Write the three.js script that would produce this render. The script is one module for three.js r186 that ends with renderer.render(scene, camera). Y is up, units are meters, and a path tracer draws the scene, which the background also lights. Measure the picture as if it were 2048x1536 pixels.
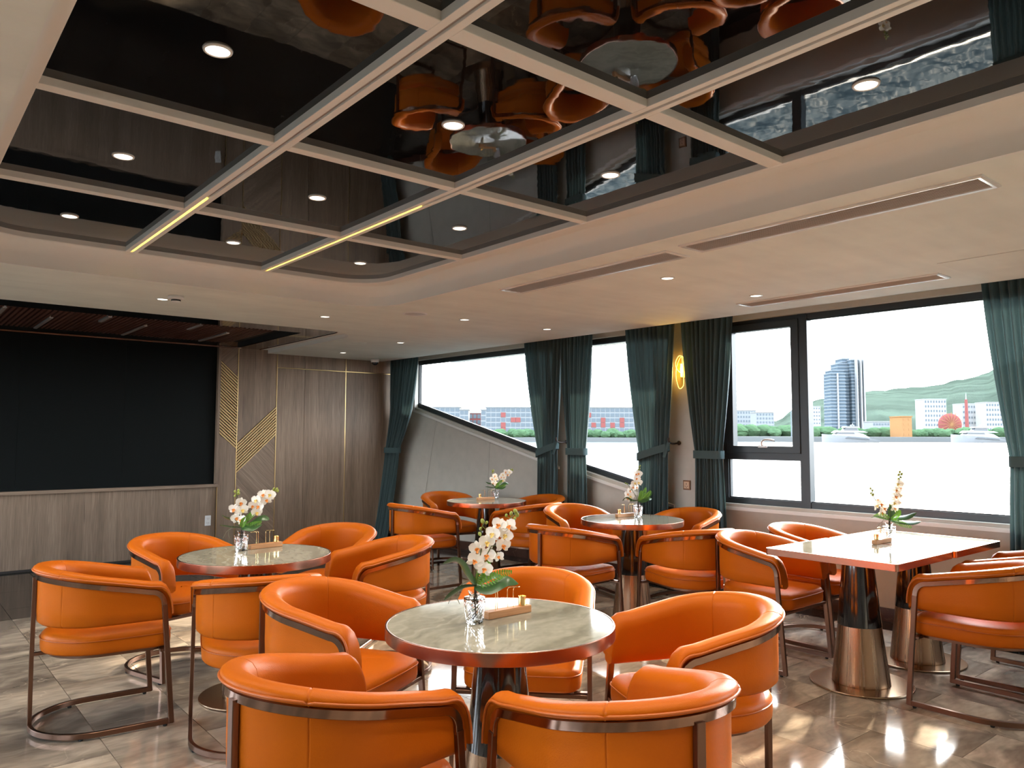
import * as THREE from 'three';
import { mergeGeometries, mergeVertices, toCreasedNormals } from 'three/addons/utils/BufferGeometryUtils.js';
import { RectAreaLightUniformsLib } from 'three/addons/lights/RectAreaLightUniformsLib.js';
import { RoundedBoxGeometry } from 'three/addons/geometries/RoundedBoxGeometry.js';

// ---------------------------------------------------------------- camera, sky, sun, exposure
const scene = new THREE.Scene();
const V3 = (x, y, z) => new THREE.Vector3(x, y, z);
const R2 = Math.PI / 180, YAW = 39.655 * R2, PITCH = 3.858 * R2, ROLL = 0.131 * R2, EYE = 1.4;
const camera = new THREE.PerspectiveCamera(2 * Math.atan(768 / 1535.3) / R2, 2048 / 1536, 0.05, 6000);
const FW = V3(Math.sin(YAW) * Math.cos(PITCH), Math.sin(PITCH), -Math.cos(YAW) * Math.cos(PITCH));
const RT = V3(Math.cos(YAW), 0, Math.sin(YAW));
const UPV = RT.clone().cross(FW);
camera.position.set(0, EYE, 0);
camera.up.copy(UPV.clone().multiplyScalar(Math.cos(ROLL)).addScaledVector(RT, -Math.sin(ROLL)));
camera.lookAt(camera.position.clone().add(FW));

const renderer = new THREE.WebGLRenderer();
renderer.toneMapping = THREE.LinearToneMapping;
renderer.toneMappingExposure = 2.15;
renderer.shadowMap.enabled = true;
RectAreaLightUniformsLib.init();

const SUN_DIR = V3(0.878, 0.352, -0.350).normalize();      // towards the sun
{
  const W = 512, H = 256, data = new Float32Array(W * H * 4);
  const hz = [0.95, 1.0, 1.02], zen = [0.25, 0.40, 0.62], glow = [1.0, 0.97, 0.88], d = V3(0, 0, 0);
  for (let j = 0; j < H; j++) for (let i = 0; i < W; i++) {
    const el = ((j + 0.5) / H - 0.5) * Math.PI, az = ((i + 0.5) / W - 0.5) * 2 * Math.PI;
    d.set(Math.cos(el) * Math.cos(az), Math.sin(el), Math.cos(el) * Math.sin(az));
    const t = Math.pow(Math.max(0, Math.sin(el)), 0.55);
    const ang = Math.acos(Math.min(1, Math.max(-1, d.dot(SUN_DIR)))) / R2;
    const g = 2.0 * Math.exp(-ang / 11) + 1.0 * Math.exp(-ang / 42);
    for (let c = 0; c < 3; c++) data[(j * W + i) * 4 + c] = 6.4 * ((hz[c] * (1 - t) + zen[c] * t) + g * glow[c]);
    data[(j * W + i) * 4 + 3] = 1;
  }
  const sky = new THREE.DataTexture(data, W, H, THREE.RGBAFormat, THREE.FloatType);
  sky.mapping = THREE.EquirectangularReflectionMapping;
  sky.magFilter = THREE.LinearFilter; sky.minFilter = THREE.LinearFilter;
  sky.colorSpace = THREE.LinearSRGBColorSpace; sky.needsUpdate = true;
  scene.background = sky;
}
const sun = new THREE.DirectionalLight(new THREE.Color().setRGB(1.0, 0.86, 0.66), 8);
sun.position.copy(SUN_DIR).multiplyScalar(40); sun.target.position.set(2, 0.5, -3);
sun.castShadow = true; sun.shadow.mapSize.set(4096, 4096); sun.shadow.radius = 2;
Object.assign(sun.shadow.camera, { left: -12, right: 12, top: 12, bottom: -12, near: 1, far: 120 });
scene.add(sun, sun.target);

// ---------------------------------------------------------------- helpers
let seed = 12345;
const rnd = () => { seed = (seed * 1664525 + 1013904223) >>> 0; return seed / 4294967296; };
const rr = (a, b) => a + (b - a) * rnd();
const lerp = (a, b, t) => a + (b - a) * t, clamp = (x, a, b) => Math.min(b, Math.max(a, x));
const sstep = (a, b, x) => { const t = clamp((x - a) / (b - a), 0, 1); return t * t * (3 - 2 * t); };
const taken = {};
function numbered(n) { const k = taken[n] = (taken[n] ?? -1) + 1; return k ? `${n}_${String(k).padStart(3, '0')}` : n; }
function mesh(name, geo, mat, parent) {
  const m = new THREE.Mesh(geo, mat); m.name = name; m.castShadow = m.receiveShadow = true; parent.add(m); return m;
}
function thing(name, label, category, pos = [0, 0, 0], turn = 0, group) {
  const o = new THREE.Group(); o.name = numbered(name); o.position.set(...pos); o.rotation.y = turn;
  o.userData = { label, category }; if (group) o.userData.group = group; scene.add(o); return o;
}
function struct(name, label, category) {
  const o = new THREE.Group(); o.name = numbered(name); o.userData = { label, category, kind: 'structure' }; scene.add(o); return o;
}
const box = (x0, x1, y0, y1, z0, z1) => new THREE.BoxGeometry(Math.abs(x1 - x0), Math.abs(y1 - y0), Math.abs(z1 - z0)).translate((x0 + x1) / 2, (y0 + y1) / 2, (z0 + z1) / 2);
const rbox = (x0, x1, y0, y1, z0, z1, r = 0.004, s = 1) => new RoundedBoxGeometry(Math.abs(x1 - x0), Math.abs(y1 - y0), Math.abs(z1 - z0), s, r).translate((x0 + x1) / 2, (y0 + y1) / 2, (z0 + z1) / 2);
const merge = (a) => mergeGeometries(a.map((g) => (g.index ? g.toNonIndexed() : g)), false);
const lathe = (pts, seg = 48) => new THREE.LatheGeometry(pts.map((p) => new THREE.Vector2(p[0], p[1])), seg);
// box mapping of uv in metres from the positions
function worldUV(geo, rot = 0, ox = 0, oy = 0) {
  const g = geo.index ? geo.toNonIndexed() : geo; g.computeVertexNormals();
  const p = g.attributes.position, n = g.attributes.normal, uv = new Float32Array(p.count * 2), c = Math.cos(rot), s = Math.sin(rot);
  for (let i = 0; i < p.count; i++) {
    const ax = Math.abs(n.getX(i)), ay = Math.abs(n.getY(i)), az = Math.abs(n.getZ(i));
    let a, b; if (ay >= ax && ay >= az) { a = p.getX(i); b = p.getZ(i); } else if (ax >= az) { a = p.getZ(i); b = p.getY(i); } else { a = p.getX(i); b = p.getY(i); }
    uv[2 * i] = a * c - b * s + ox; uv[2 * i + 1] = a * s + b * c + oy;
  }
  g.setAttribute('uv', new THREE.BufferAttribute(uv, 2)); return g;
}
// rings of points -> surface; uv in metres
function loft(rings, { closed = true, cap0 = false, cap1 = false, crease = 0 } = {}) {
  const n = rings[0].length, pos = [], uv = [], idx = [], cols = closed ? n + 1 : n; let along = 0;
  rings.forEach((r, i) => {
    if (i) along += r[0].distanceTo(rings[i - 1][0]); let around = 0;
    for (let j = 0; j < cols; j++) { const p = r[j % n]; if (j) around += p.distanceTo(r[(j - 1) % n]); pos.push(p.x, p.y, p.z); uv.push(around, along); }
  });
  for (let i = 0; i + 1 < rings.length; i++) for (let j = 0; j + 1 < cols; j++) { const a = i * cols + j, b = a + cols; idx.push(a, b, a + 1, a + 1, b, b + 1); }
  const capIt = (r, flip) => {
    const c = r.reduce((s, p) => s.add(p), V3(0, 0, 0)).multiplyScalar(1 / n), k = pos.length / 3; pos.push(c.x, c.y, c.z); uv.push(0, 0);
    for (const p of r) { pos.push(p.x, p.y, p.z); uv.push(p.x, p.z); }
    for (let j = 0; j < n; j++) { const a = k + 1 + j, b = k + 1 + (j + 1) % n; flip ? idx.push(k, b, a) : idx.push(k, a, b); }
  };
  if (cap0) capIt(rings[0], false); if (cap1) capIt(rings[rings.length - 1], true);
  let g = new THREE.BufferGeometry(); g.setAttribute('position', new THREE.Float32BufferAttribute(pos, 3)); g.setAttribute('uv', new THREE.Float32BufferAttribute(uv, 2)); g.setIndex(idx);
  if (crease) return toCreasedNormals(g, crease);
  // smooth normals shared across the seam
  g.computeVertexNormals();
  if (closed) { const N = g.attributes.normal; for (let i = 0; i < rings.length; i++) { const a = i * cols, b = a + n; const x = V3(N.getX(a) + N.getX(b), N.getY(a) + N.getY(b), N.getZ(a) + N.getZ(b)).normalize(); N.setXYZ(a, x.x, x.y, x.z); N.setXYZ(b, x.x, x.y, x.z); } }
  return g;
}
// profile [[a, b]...] swept along pts; a runs along nrm[i], b along tangent x nrm
function sweep(pts, nrm, prof, opt = {}) {
  const rings = pts.map((p, i) => {
    const t = pts[Math.min(i + 1, pts.length - 1)].clone().sub(pts[Math.max(i - 1, 0)]); if (opt.loop) t.copy(pts[(i + 1) % pts.length]).sub(pts[(i - 1 + pts.length) % pts.length]); t.normalize();
    const n = nrm[i].clone().addScaledVector(t, -nrm[i].dot(t)).normalize(), b = t.clone().cross(n);
    return prof.map(([x, y]) => p.clone().addScaledVector(n, x).addScaledVector(b, y));
  });
  if (opt.loop) rings.push(rings[0].map((p) => p.clone()));
  return loft(rings, { cap0: !opt.loop, cap1: !opt.loop, crease: opt.crease ?? 0 });
}
const tube = (pts, r, seg = 6, n = 0) => new THREE.TubeGeometry(new THREE.CatmullRomCurve3(pts), n || Math.max(2, pts.length * 4), r, seg, false);
const rect = (a, b, c = 0.002) => [[-a + c, -b], [a - c, -b], [a, -b + c], [a, b - c], [a - c, b], [-a + c, b], [-a, b - c], [-a, -b + c]];
// ---- noise and textures
const PERM = new Uint8Array(512); { const p = [...Array(256).keys()]; for (let i = 255; i > 0; i--) { const j = Math.floor(rnd() * (i + 1)); [p[i], p[j]] = [p[j], p[i]]; } for (let i = 0; i < 512; i++) PERM[i] = p[i & 255]; }
function vn(x, y, px, py) {   // periodic value noise
  const xi = Math.floor(x), yi = Math.floor(y), fx = x - xi, fy = y - yi, u = fx * fx * (3 - 2 * fx), v = fy * fy * (3 - 2 * fy);
  const h = (a, b) => PERM[PERM[((a % px) + px) % px & 255] + (((b % py) + py) % py & 255)] / 255;
  return lerp(lerp(h(xi, yi), h(xi + 1, yi), u), lerp(h(xi, yi + 1), h(xi + 1, yi + 1), u), v);
}
function fbm(x, y, px, py, o = 5) { let s = 0, a = 0.5, t = 0; for (let i = 0; i < o; i++) { s += a * vn(x, y, px, py); t += a; x *= 2; y *= 2; px *= 2; py *= 2; a *= 0.5; } return s / t; }
function tex(w, h, fn, srgb = true, repeat = [1, 1]) {
  const d = new Uint8Array(w * h * 4);
  for (let j = 0; j < h; j++) for (let i = 0; i < w; i++) { const c = fn(i / w, j / h), k = (j * w + i) * 4; for (let q = 0; q < 3; q++) d[k + q] = clamp((c.length ? c[q] : c) * 255, 0, 255); d[k + 3] = 255; }
  const t = new THREE.DataTexture(d, w, h); t.wrapS = t.wrapT = THREE.RepeatWrapping; t.magFilter = THREE.LinearFilter; t.minFilter = THREE.LinearMipmapLinearFilter; t.generateMipmaps = true;
  if (srgb) t.colorSpace = THREE.SRGBColorSpace; t.repeat.set(...repeat); t.needsUpdate = true; return t;
}
const mix3 = (a, b, t) => [lerp(a[0], b[0], t), lerp(a[1], b[1], t), lerp(a[2], b[2], t)];
const c255 = (r, g, b) => [r / 255, g / 255, b / 255];
// brown-grey streaked marble of the floor, 2.4 m a side
const floorTex = tex(1024, 1024, (u, v) => {
  const wx = fbm(u * 6, v * 6, 6, 6, 4), wy = fbm(u * 6 + 40, v * 6 + 9, 6, 6, 4);
  const s = fbm(u * 4 + wx * 1.3, v * 14 + wy * 3 + u * 4, 4, 14, 6), c = fbm(u * 3 + 9, v * 5 + 3, 3, 5, 4), f = fbm(u * 30, v * 90, 30, 90, 3);
  let q = mix3(c255(104, 93, 82), c255(188, 171, 150), sstep(0.26, 0.76, s * 0.75 + c * 0.25));
  q = mix3(q, c255(116, 96, 78), 0.35 * sstep(0.5, 0.75, c));
  const vein = Math.abs(fbm(u * 5 + wx * 2 + 77, v * 7 + wy * 2 + u * 2, 5, 7, 5) - 0.5);
  q = mix3(q, c255(206, 186, 160), 0.6 * (1 - sstep(0, 0.012, vein)) * sstep(0.45, 0.62, c));
  const k = 0.88 + 0.24 * f; return [q[0] * k, q[1] * k, q[2] * k];
}, true, [1 / 2.4, 1 / 2.4]);
// black marble with sparse white veins
const blackTex = tex(512, 512, (u, v) => {
  const wx = fbm(u * 5, v * 5, 5, 5, 4), wy = fbm(u * 5 + 21, v * 5 + 5, 5, 5, 4), c = fbm(u * 4, v * 4, 4, 4, 4);
  const vein = Math.abs(fbm(u * 4 + wx * 2.2, v * 4 + wy * 2.2, 4, 4, 4) - 0.5);
  return mix3(mix3(c255(20, 19, 18), c255(42, 38, 35), c), c255(170, 155, 140), 0.7 * (1 - sstep(0, 0.01, vein)) * sstep(0.48, 0.6, c));
}, true, [0.6, 0.6]);
const skirtTex = tex(256, 256, (u, v) => {
  const wx = fbm(u * 5, v * 5, 5, 5, 4), c = fbm(u * 6, v * 6, 6, 6, 4), vein = Math.abs(fbm(u * 4 + wx * 2, v * 4 + wx, 4, 4, 4) - 0.5);
  return mix3(mix3(c255(50, 30, 24), c255(84, 52, 40), c), c255(150, 120, 100), 0.4 * (1 - sstep(0, 0.012, vein)));
}, true, [0.8, 0.8]);
// grey-brown oak veneer, grain along v, 1.2 x 2.4 m
const woodTex = tex(1024, 1024, (u, v) => {
  const w = fbm(u * 6, v * 2, 6, 2, 4), g = fbm(u * 90 + w * 5, v * 3, 90, 3, 4), s = fbm(u * 14 + w * 2, v * 2, 14, 2, 4), f = fbm(u * 260, v * 22, 260, 22, 2), kx = vn(u * 34, v * 9, 34, 9);
  let q = mix3(c255(112, 92, 75), c255(168, 144, 122), clamp(0.5 * g + 0.65 * s - 0.08, 0, 1));
  q = mix3(q, c255(80, 62, 50), 0.55 * sstep(0.60, 0.75, g) * sstep(0.5, 0.8, kx));
  const k = 0.9 + 0.2 * f; return [q[0] * k, q[1] * k, q[2] * k];
}, true, [1 / 1.2, 1 / 2.4]);
const lightWoodTex = tex(256, 256, (u, v) => { const g = fbm(u * 3, v * 40, 3, 40, 4); return mix3(c255(168, 112, 66), c255(206, 154, 104), g); }, true, [4, 6]);
const marbleTop = tex(512, 512, (u, v) => {
  const wx = fbm(u * 4, v * 4, 4, 4, 4), s = fbm(u * 3 + wx, v * 12 + wx * 3 + u * 3, 3, 12, 5), f = fbm(u * 40, v * 60, 40, 60, 2);
  let q = mix3(c255(128, 123, 108), c255(158, 153, 137), sstep(0.28, 0.66, s)); q = mix3(q, c255(118, 112, 98), 0.45 * sstep(0.62, 0.74, s)); const k = 0.95 + 0.1 * f; return [q[0] * k, q[1] * k, q[2] * k];
}, true, [1, 1]);
const grainBump = tex(256, 256, (u, v) => { const a = vn(u * 90, v * 90, 90, 90), b = fbm(u * 30, v * 30, 30, 30, 3); return 0.5 * a + 0.5 * b; }, false, [9, 9]);
const ceilBump = tex(1024, 1024, (u, v) => 0.80 * vn(u * 8, v * 6, 8, 6) + 0.13 * vn(u * 24 + 3, v * 20, 24, 20) + 0.07 * vn(u * 70 + 5, v * 60 + 3, 70, 60), false, [0.5, 0.5]);
const plasterTex = tex(512, 512, (u, v) => { const f = fbm(u * 12, v * 12, 12, 12, 5), s = fbm(u * 4, v * 30, 4, 30, 4), k = 0.955 + 0.05 * f + 0.045 * s; return [0.900 * k, 0.905 * k, 0.868 * k]; }, true, [0.4, 0.4]);
const wallTex = tex(256, 256, (u, v) => { const f = fbm(u * 20, v * 20, 20, 20, 4), k = 0.97 + 0.06 * f; return [0.71 * k, 0.69 * k, 0.65 * k]; }, true, [0.7, 0.7]);
const weave = tex(256, 256, (u, v) => { const a = vn(u * 128, v * 128, 128, 128), b = fbm(u * 20, v * 60, 20, 60, 3); return 0.6 * a + 0.4 * b; }, false, [6, 6]);
const brushTex = tex(256, 64, (u) => 0.35 + 0.4 * fbm(u * 120, 0.5, 120, 1, 3), false, [1, 1]);

const LIN = (r, g, b) => new THREE.Color().setRGB(r, g, b);
const std = (o) => new THREE.MeshStandardMaterial(o), phys = (o) => new THREE.MeshPhysicalMaterial(o);
const M = {
  leather: phys({ color: LIN(0.46, 0.102, 0.004), roughness: 0.40, bumpMap: grainBump, bumpScale: 0.0004, specularIntensity: 0.22 }),
  piping: phys({ color: LIN(0.43, 0.092, 0.004), roughness: 0.42 }),
  bronze: std({ color: LIN(0.34, 0.215, 0.160), metalness: 1, roughness: 0.13 }),
  bronzeDark: std({ color: LIN(0.20, 0.115, 0.080), metalness: 1, roughness: 0.30 }),
  rim: std({ color: LIN(0.42, 0.215, 0.150), metalness: 1, roughness: 0.24 }),
  bronzeBrush: std({ color: LIN(0.40, 0.265, 0.17), metalness: 1, roughness: 0.55, roughnessMap: brushTex, bumpMap: brushTex, bumpScale: 0.0012 }),
  blackGloss: phys({ color: LIN(0.006, 0.006, 0.007), roughness: 0.10, clearcoat: 0.6, clearcoatRoughness: 0.05 }),
  baseDisc: std({ color: LIN(0.42, 0.30, 0.195), metalness: 1, roughness: 0.25 }),
  marble: phys({ map: marbleTop, roughness: 0.06, specularIntensity: 1 }),
  tile: phys({ map: floorTex, roughness: 0.085, specularIntensity: 1 }),
  tileBlack: phys({ map: blackTex, roughness: 0.09 }),
  grout: std({ color: LIN(0.36, 0.32, 0.27), roughness: 0.8 }),
  skirt: phys({ map: skirtTex, roughness: 0.15 }),
  wood: std({ map: woodTex, roughness: 0.5, bumpMap: woodTex, bumpScale: 0.0003 }),
  darkGap: std({ color: LIN(0.03, 0.025, 0.02), roughness: 0.8 }),
  gold: std({ color: LIN(0.60, 0.42, 0.19), metalness: 1, roughness: 0.30 }),
  goldSoft: std({ color: LIN(0.52, 0.36, 0.17), metalness: 0.6, roughness: 0.42 }),
  brightGold: std({ color: LIN(0.85, 0.62, 0.28), metalness: 1, roughness: 0.16 }),
  screen: phys({ color: LIN(0.0045, 0.0062, 0.0062), roughness: 0.6, specularIntensity: 0.25 }),
  ceiling: std({ map: plasterTex, roughness: 0.75 }),
  beam: std({ color: LIN(0.80, 0.79, 0.745), roughness: 0.55 }),
  wall: std({ map: wallTex, roughness: 0.7 }),
  whiteSill: std({ color: LIN(0.70, 0.68, 0.65), roughness: 0.4 }),
  blackCeil: phys({ color: LIN(0.004, 0.004, 0.0045), roughness: 0.018, bumpMap: ceilBump, bumpScale: 0.0006, specularIntensity: 1 }),
  frame: std({ color: LIN(0.030, 0.036, 0.040), roughness: 0.38, metalness: 0.2 }),
  glass: phys({ color: 0xffffff, transmission: 1, thickness: 0, roughness: 0, ior: 1.45, specularIntensity: 0.02 }),
  curtain: phys({ color: LIN(0.042, 0.075, 0.079), roughness: 0.95, transmission: 0.16, thickness: 0, bumpMap: weave, bumpScale: 0.0004, side: THREE.DoubleSide }),
  tie: std({ color: LIN(0.046, 0.082, 0.086), roughness: 0.9, bumpMap: weave, bumpScale: 0.0004 }),
  white: std({ color: LIN(0.78, 0.77, 0.75), roughness: 0.45 }),
  whiteGloss: phys({ color: LIN(0.76, 0.75, 0.73), roughness: 0.22, clearcoat: 0.5, clearcoatRoughness: 0.1 }),
  ventFin: std({ color: LIN(0.52, 0.48, 0.45), roughness: 0.35 }),
  darkHole: std({ color: LIN(0.02, 0.02, 0.02), roughness: 0.9 }),
  slat: std({ color: LIN(0.14, 0.056, 0.036), roughness: 0.5 }),
  mirrorBronze: std({ color: LIN(0.26, 0.215, 0.18), metalness: 1, roughness: 0.05 }),
  aluminium: std({ color: LIN(0.62, 0.61, 0.60), metalness: 0.5, roughness: 0.4 }),
  lamp: std({ color: LIN(0.9, 0.88, 0.82), emissive: LIN(1, 0.90, 0.74), emissiveIntensity: 2.4, roughness: 0.5 }),
  led: std({ color: LIN(0.9, 0.7, 0.2), emissive: LIN(1, 0.66, 0.10), emissiveIntensity: 1.6, roughness: 0.5 }),
  ledOff: std({ color: LIN(0.36, 0.31, 0.28), roughness: 0.4 }),
  sconceGlow: std({ color: LIN(0.9, 0.7, 0.2), emissive: LIN(1, 0.60, 0.12), emissiveIntensity: 2.2 }),
  acrylic: phys({ color: LIN(1, 0.92, 0.7), transmission: 1, thickness: 0, roughness: 0.15 }),
  crystal: phys({ color: 0xffffff, transmission: 1, thickness: 0.03, ior: 1.48, roughness: 0.02 }),
  petal: phys({ color: LIN(0.86, 0.83, 0.76), roughness: 0.6, transmission: 0.2, thickness: 0, side: THREE.DoubleSide }),
  lip: std({ color: LIN(0.78, 0.30, 0.06), roughness: 0.6 }),
  lipYellow: std({ color: LIN(0.82, 0.62, 0.20), roughness: 0.6 }),
  bud: std({ color: LIN(0.26, 0.30, 0.05), roughness: 0.55 }),
  stem: std({ color: LIN(0.09, 0.12, 0.035), roughness: 0.6 }),
  leaf: phys({ color: LIN(0.030, 0.085, 0.022), roughness: 0.32, side: THREE.DoubleSide }),
  fern: phys({ color: LIN(0.16, 0.36, 0.035), roughness: 0.5, transmission: 0.2, thickness: 0, side: THREE.DoubleSide }),
  root: std({ color: LIN(0.17, 0.15, 0.08), roughness: 0.7 }),
  rootDark: std({ color: LIN(0.05, 0.035, 0.03), roughness: 0.8 }),
  oak: std({ map: lightWoodTex, roughness: 0.5 }),
  socketBrown: std({ color: LIN(0.20, 0.095, 0.045), roughness: 0.35, metalness: 0.4 }),
  socketFace: std({ color: LIN(0.52, 0.36, 0.24), roughness: 0.4, metalness: 0.3 }),
  hook: std({ color: LIN(0.04, 0.03, 0.028), metalness: 0.8, roughness: 0.35 }),
};
// ---------------------------------------------------------------- floor
const XL = -2.3, ZREAR = 3.4, ZB = -9.30, HS = 2.42, HP = 2.59, HB = 2.56;
const TH = Math.atan(0.037), WO = V3(5.98, 0, -3.2);           // the window wall runs two degrees off the room's axis
const wallX = (z) => 5.98 + 0.037 * (z + 3.2);
{
  const fl = struct('floor', 'polished brown-grey marble tile floor with a black marble border', 'floor');
  mesh('slab', box(XL, 6.1, -0.16, -0.011, ZB - 0.2, ZREAR), M.grout, fl);
  const tile = (x0, x1, z0, z1, m) => {
    const g = new THREE.BoxGeometry(x1 - x0 - 0.003, 0.011, z1 - z0 - 0.003).translate((x0 + x1) / 2, -0.0055, (z0 + z1) / 2);
    mesh('tile', worldUV(g, 0, rr(0, 2.4), rr(0, 2.4)), m, fl);
  };
  const P = 0.409, L = 0.8, ZK = -6.98, ZN = 0.9;
  for (let i = -4; i <= 11; i++) {
    const x0 = 0.866 + P * i, x1 = Math.min(x0 + P, 5.80), off = (i & 1) ? -1.405 : -1.805;
    let cuts = [ZK, ZN]; for (let k = -12; k < 8; k++) { const z = off + L * k; if (z > ZK + 0.02 && z < ZN - 0.02) cuts.push(z); }
    cuts.sort((a, b) => a - b); for (let k = 0; k + 1 < cuts.length; k++) tile(x0, x1, cuts[k], cuts[k + 1], M.tile);
    cuts = [ZB, ZK]; for (let k = -14; k < 2; k++) { const z = off + L * k; if (z > ZB + 0.02 && z < ZK - 0.02) cuts.push(z); }
    cuts.sort((a, b) => a - b); for (let k = 0; k + 1 < cuts.length; k++) tile(x0, x1, cuts[k], cuts[k + 1], M.tileBlack);
  }
  mesh('floor_field', worldUV(box(XL, 0.866 - 4 * P - 0.003, -0.011, 0, ZK, ZREAR)), M.tile, fl);
  mesh('floor_field', worldUV(box(0.866 - 4 * P, 5.8, -0.011, 0, ZN, ZREAR)), M.tile, fl);
  mesh('floor_field', worldUV(box(XL, 0.866 - 4 * P - 0.003, -0.011, 0, ZB, ZK - 0.003)), M.tileBlack, fl);
  // black marble border along the window wall, in 0.8 m lengths
  for (let u = -4; u < 6.1; u += 0.8) {
    const c = V3(-0.13, 0, -(u + 0.4)).applyAxisAngle(V3(0, 1, 0), TH).add(WO);
    const g = worldUV(new THREE.BoxGeometry(0.30, 0.012, 0.797), 0, rr(0, 2), rr(0, 2)).rotateY(TH).translate(c.x, -0.0045, c.z);
    mesh('border_tile', g, M.tileBlack, fl);
  }
}
// ---------------------------------------------------------------- window wall, in its own axes: x outwards, y up, z = -u
const onWall = (o) => { o.position.copy(WO); o.rotation.y = TH; return o; };
const wbox = (u0, u1, y0, y1, d0, d1) => box(d0, d1, y0, y1, -u1, -u0);
const poly = (pts, d0, d1) => {   // polygon in (u, y), extruded from depth d0 to d1
  const s = new THREE.Shape(pts.map((p) => new THREE.Vector2(p[0], p[1])));
  return new THREE.ExtrudeGeometry(s, { depth: d1 - d0, bevelEnabled: false }).rotateY(Math.PI / 2).translate(d0, 0, 0);
};
const UA = -6.7, UZ = 6.3;
const sillY = (u) => 1.791 + (u - 5.872) * 0.2475;             // bottom of the raked windows
const W1 = [[3.15, sillY(3.15)], [5.93, sillY(5.93)], [5.93, 2.44], [3.15, 2.44]];
const W2 = [[1.70, 0.822], [2.86, 1.066], [2.86, 2.44], [1.55, 2.44]];
const W3 = [[-1.75, 0.80], [0.995, 0.80], [0.995, 2.44], [-1.75, 2.44]];
const W4 = [[-5.2, 0.80], [-2.6, 0.80], [-2.6, 2.44], [-5.2, 2.44]];
{
  const w = onWall(struct('wall_right', 'beige window wall with raked panelling at its far end', 'wall'));
  const s = new THREE.Shape([[UA, -0.16], [UZ, -0.16], [UZ, 3.0], [UA, 3.0]].map((p) => new THREE.Vector2(...p)));
  for (const q of [W1, W2, W3, W4]) s.holes.push(new THREE.Path(q.map((p) => new THREE.Vector2(...p))));
  mesh('wall_panel', worldUV(new THREE.ExtrudeGeometry(s, { depth: 0.16, bevelEnabled: false }).rotateY(Math.PI / 2)), M.wall, w);
  // panels that lean into the room under the raked window: their feet come in as the hull narrows
  const inset = (u) => 0.09 * Math.pow(Math.max(0, u - 3.4), 1.7);
  const edges = [3.02, 4.239, 5.348, 6.12];
  for (let k = 0; k < 3; k++) {
    const rows = [], N = 8, u0 = edges[k] + 0.0025, u1 = edges[k + 1] - 0.0025;
    for (let j = 0; j <= 6; j++) { const r = []; for (let i = 0; i <= N; i++) { const u = lerp(u0, u1, i / N), top = sillY(Math.min(u, 5.9)) - 0.075, f = j / 6; r.push(V3(-0.012 - inset(u) * (1 - f), top * f, -u)); } rows.push(r); }
    const g = loft(rows, { closed: false }); mesh('leaning_panel', g, M.wall, w);
    const dark = rows.map((r) => [r[0].clone().add(V3(0.012, 0, 0.006)), r[0].clone().add(V3(0.012, 0, -0.012))]);
    if (k) mesh('joint', loft(dark, { closed: false }), M.darkGap, w);
    // skirting at the foot
    const sk = []; for (let i = 0; i <= N; i++) { const u = lerp(u0, u1, i / N), x = -0.03 - inset(u); sk.push([V3(x, 0, -u), V3(x, 0.095, -u), V3(x + 0.008, 0.10, -u), V3(x + 0.03, 0.10, -u)]); }
    mesh('skirting', loft(sk, { closed: false, crease: 0.5 }), M.skirt, w);
  }
  mesh('skirting', worldUV(wbox(UA, 3.02, 0, 0.10, -0.018, 0.0)), M.skirt, w);
  // sills and reveals
  const sill = (u0, y0, u1, y1, d = 0.085) => mesh('sill', poly([[u0, y0 - 0.028], [u1, y1 - 0.028], [u1, y1], [u0, y0]], -0.022, d), M.whiteSill, w);
  sill(3.05, sillY(3.05) - 0.032, 5.95, sillY(5.95) - 0.032); sill(1.5, 0.745, 2.9, 1.04); sill(-1.8, 0.772, 1.02, 0.772, 0.07); sill(-5.3, 0.772, -2.5, 0.772, 0.07);
  mesh('reveal', wbox(5.868, 5.97, 1.745, 2.46, -0.004, 0.052), M.whiteSill, w);
}
let winNo = 0;
function windowUnit(pts, label, mull = []) {
  const g = onWall(struct('window_' + (++winNo), label, 'window'));
  const inset = (d) => {   // offset a convex polygon inwards
    const n = pts.length, out = [];
    for (let i = 0; i < n; i++) {
      const a = pts[(i + n - 1) % n], b = pts[i], c = pts[(i + 1) % n];
      const l = (p, q) => { const dx = q[0] - p[0], dy = q[1] - p[1], m = Math.hypot(dx, dy); return [-dy / m, dx / m, (-dy * p[0] + dx * p[1]) / m + d]; };
      const [a1, b1, c1] = l(a, b), [a2, b2, c2] = l(b, c), det = a1 * b2 - a2 * b1; out.push([(c1 * b2 - c2 * b1) / det, (a1 * c2 - a2 * c1) / det]);
    }
    return out;
  };
  const ring = (d0, d1, z0, z1) => { const s = new THREE.Shape(inset(d0).map((p) => new THREE.Vector2(...p))); s.holes.push(new THREE.Path(inset(d1).map((p) => new THREE.Vector2(...p)))); return new THREE.ExtrudeGeometry(s, { depth: z1 - z0, bevelEnabled: false }).rotateY(Math.PI / 2).translate(z0, 0, 0); };
  mesh('window_frame', ring(-0.004, 0.048, 0.055, 0.125), M.frame, g);
  mesh('glazing_bead', ring(0.046, 0.058, 0.072, 0.105), M.frame, g);
  mesh('pane', poly(inset(0.05), 0.088, 0.092), M.glass, g);
  return g;
}
windowUnit(W1, 'large raked window with a sloping bottom edge nearest the wood wall');
windowUnit(W2, 'narrow raked window between two pairs of teal curtains');
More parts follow.
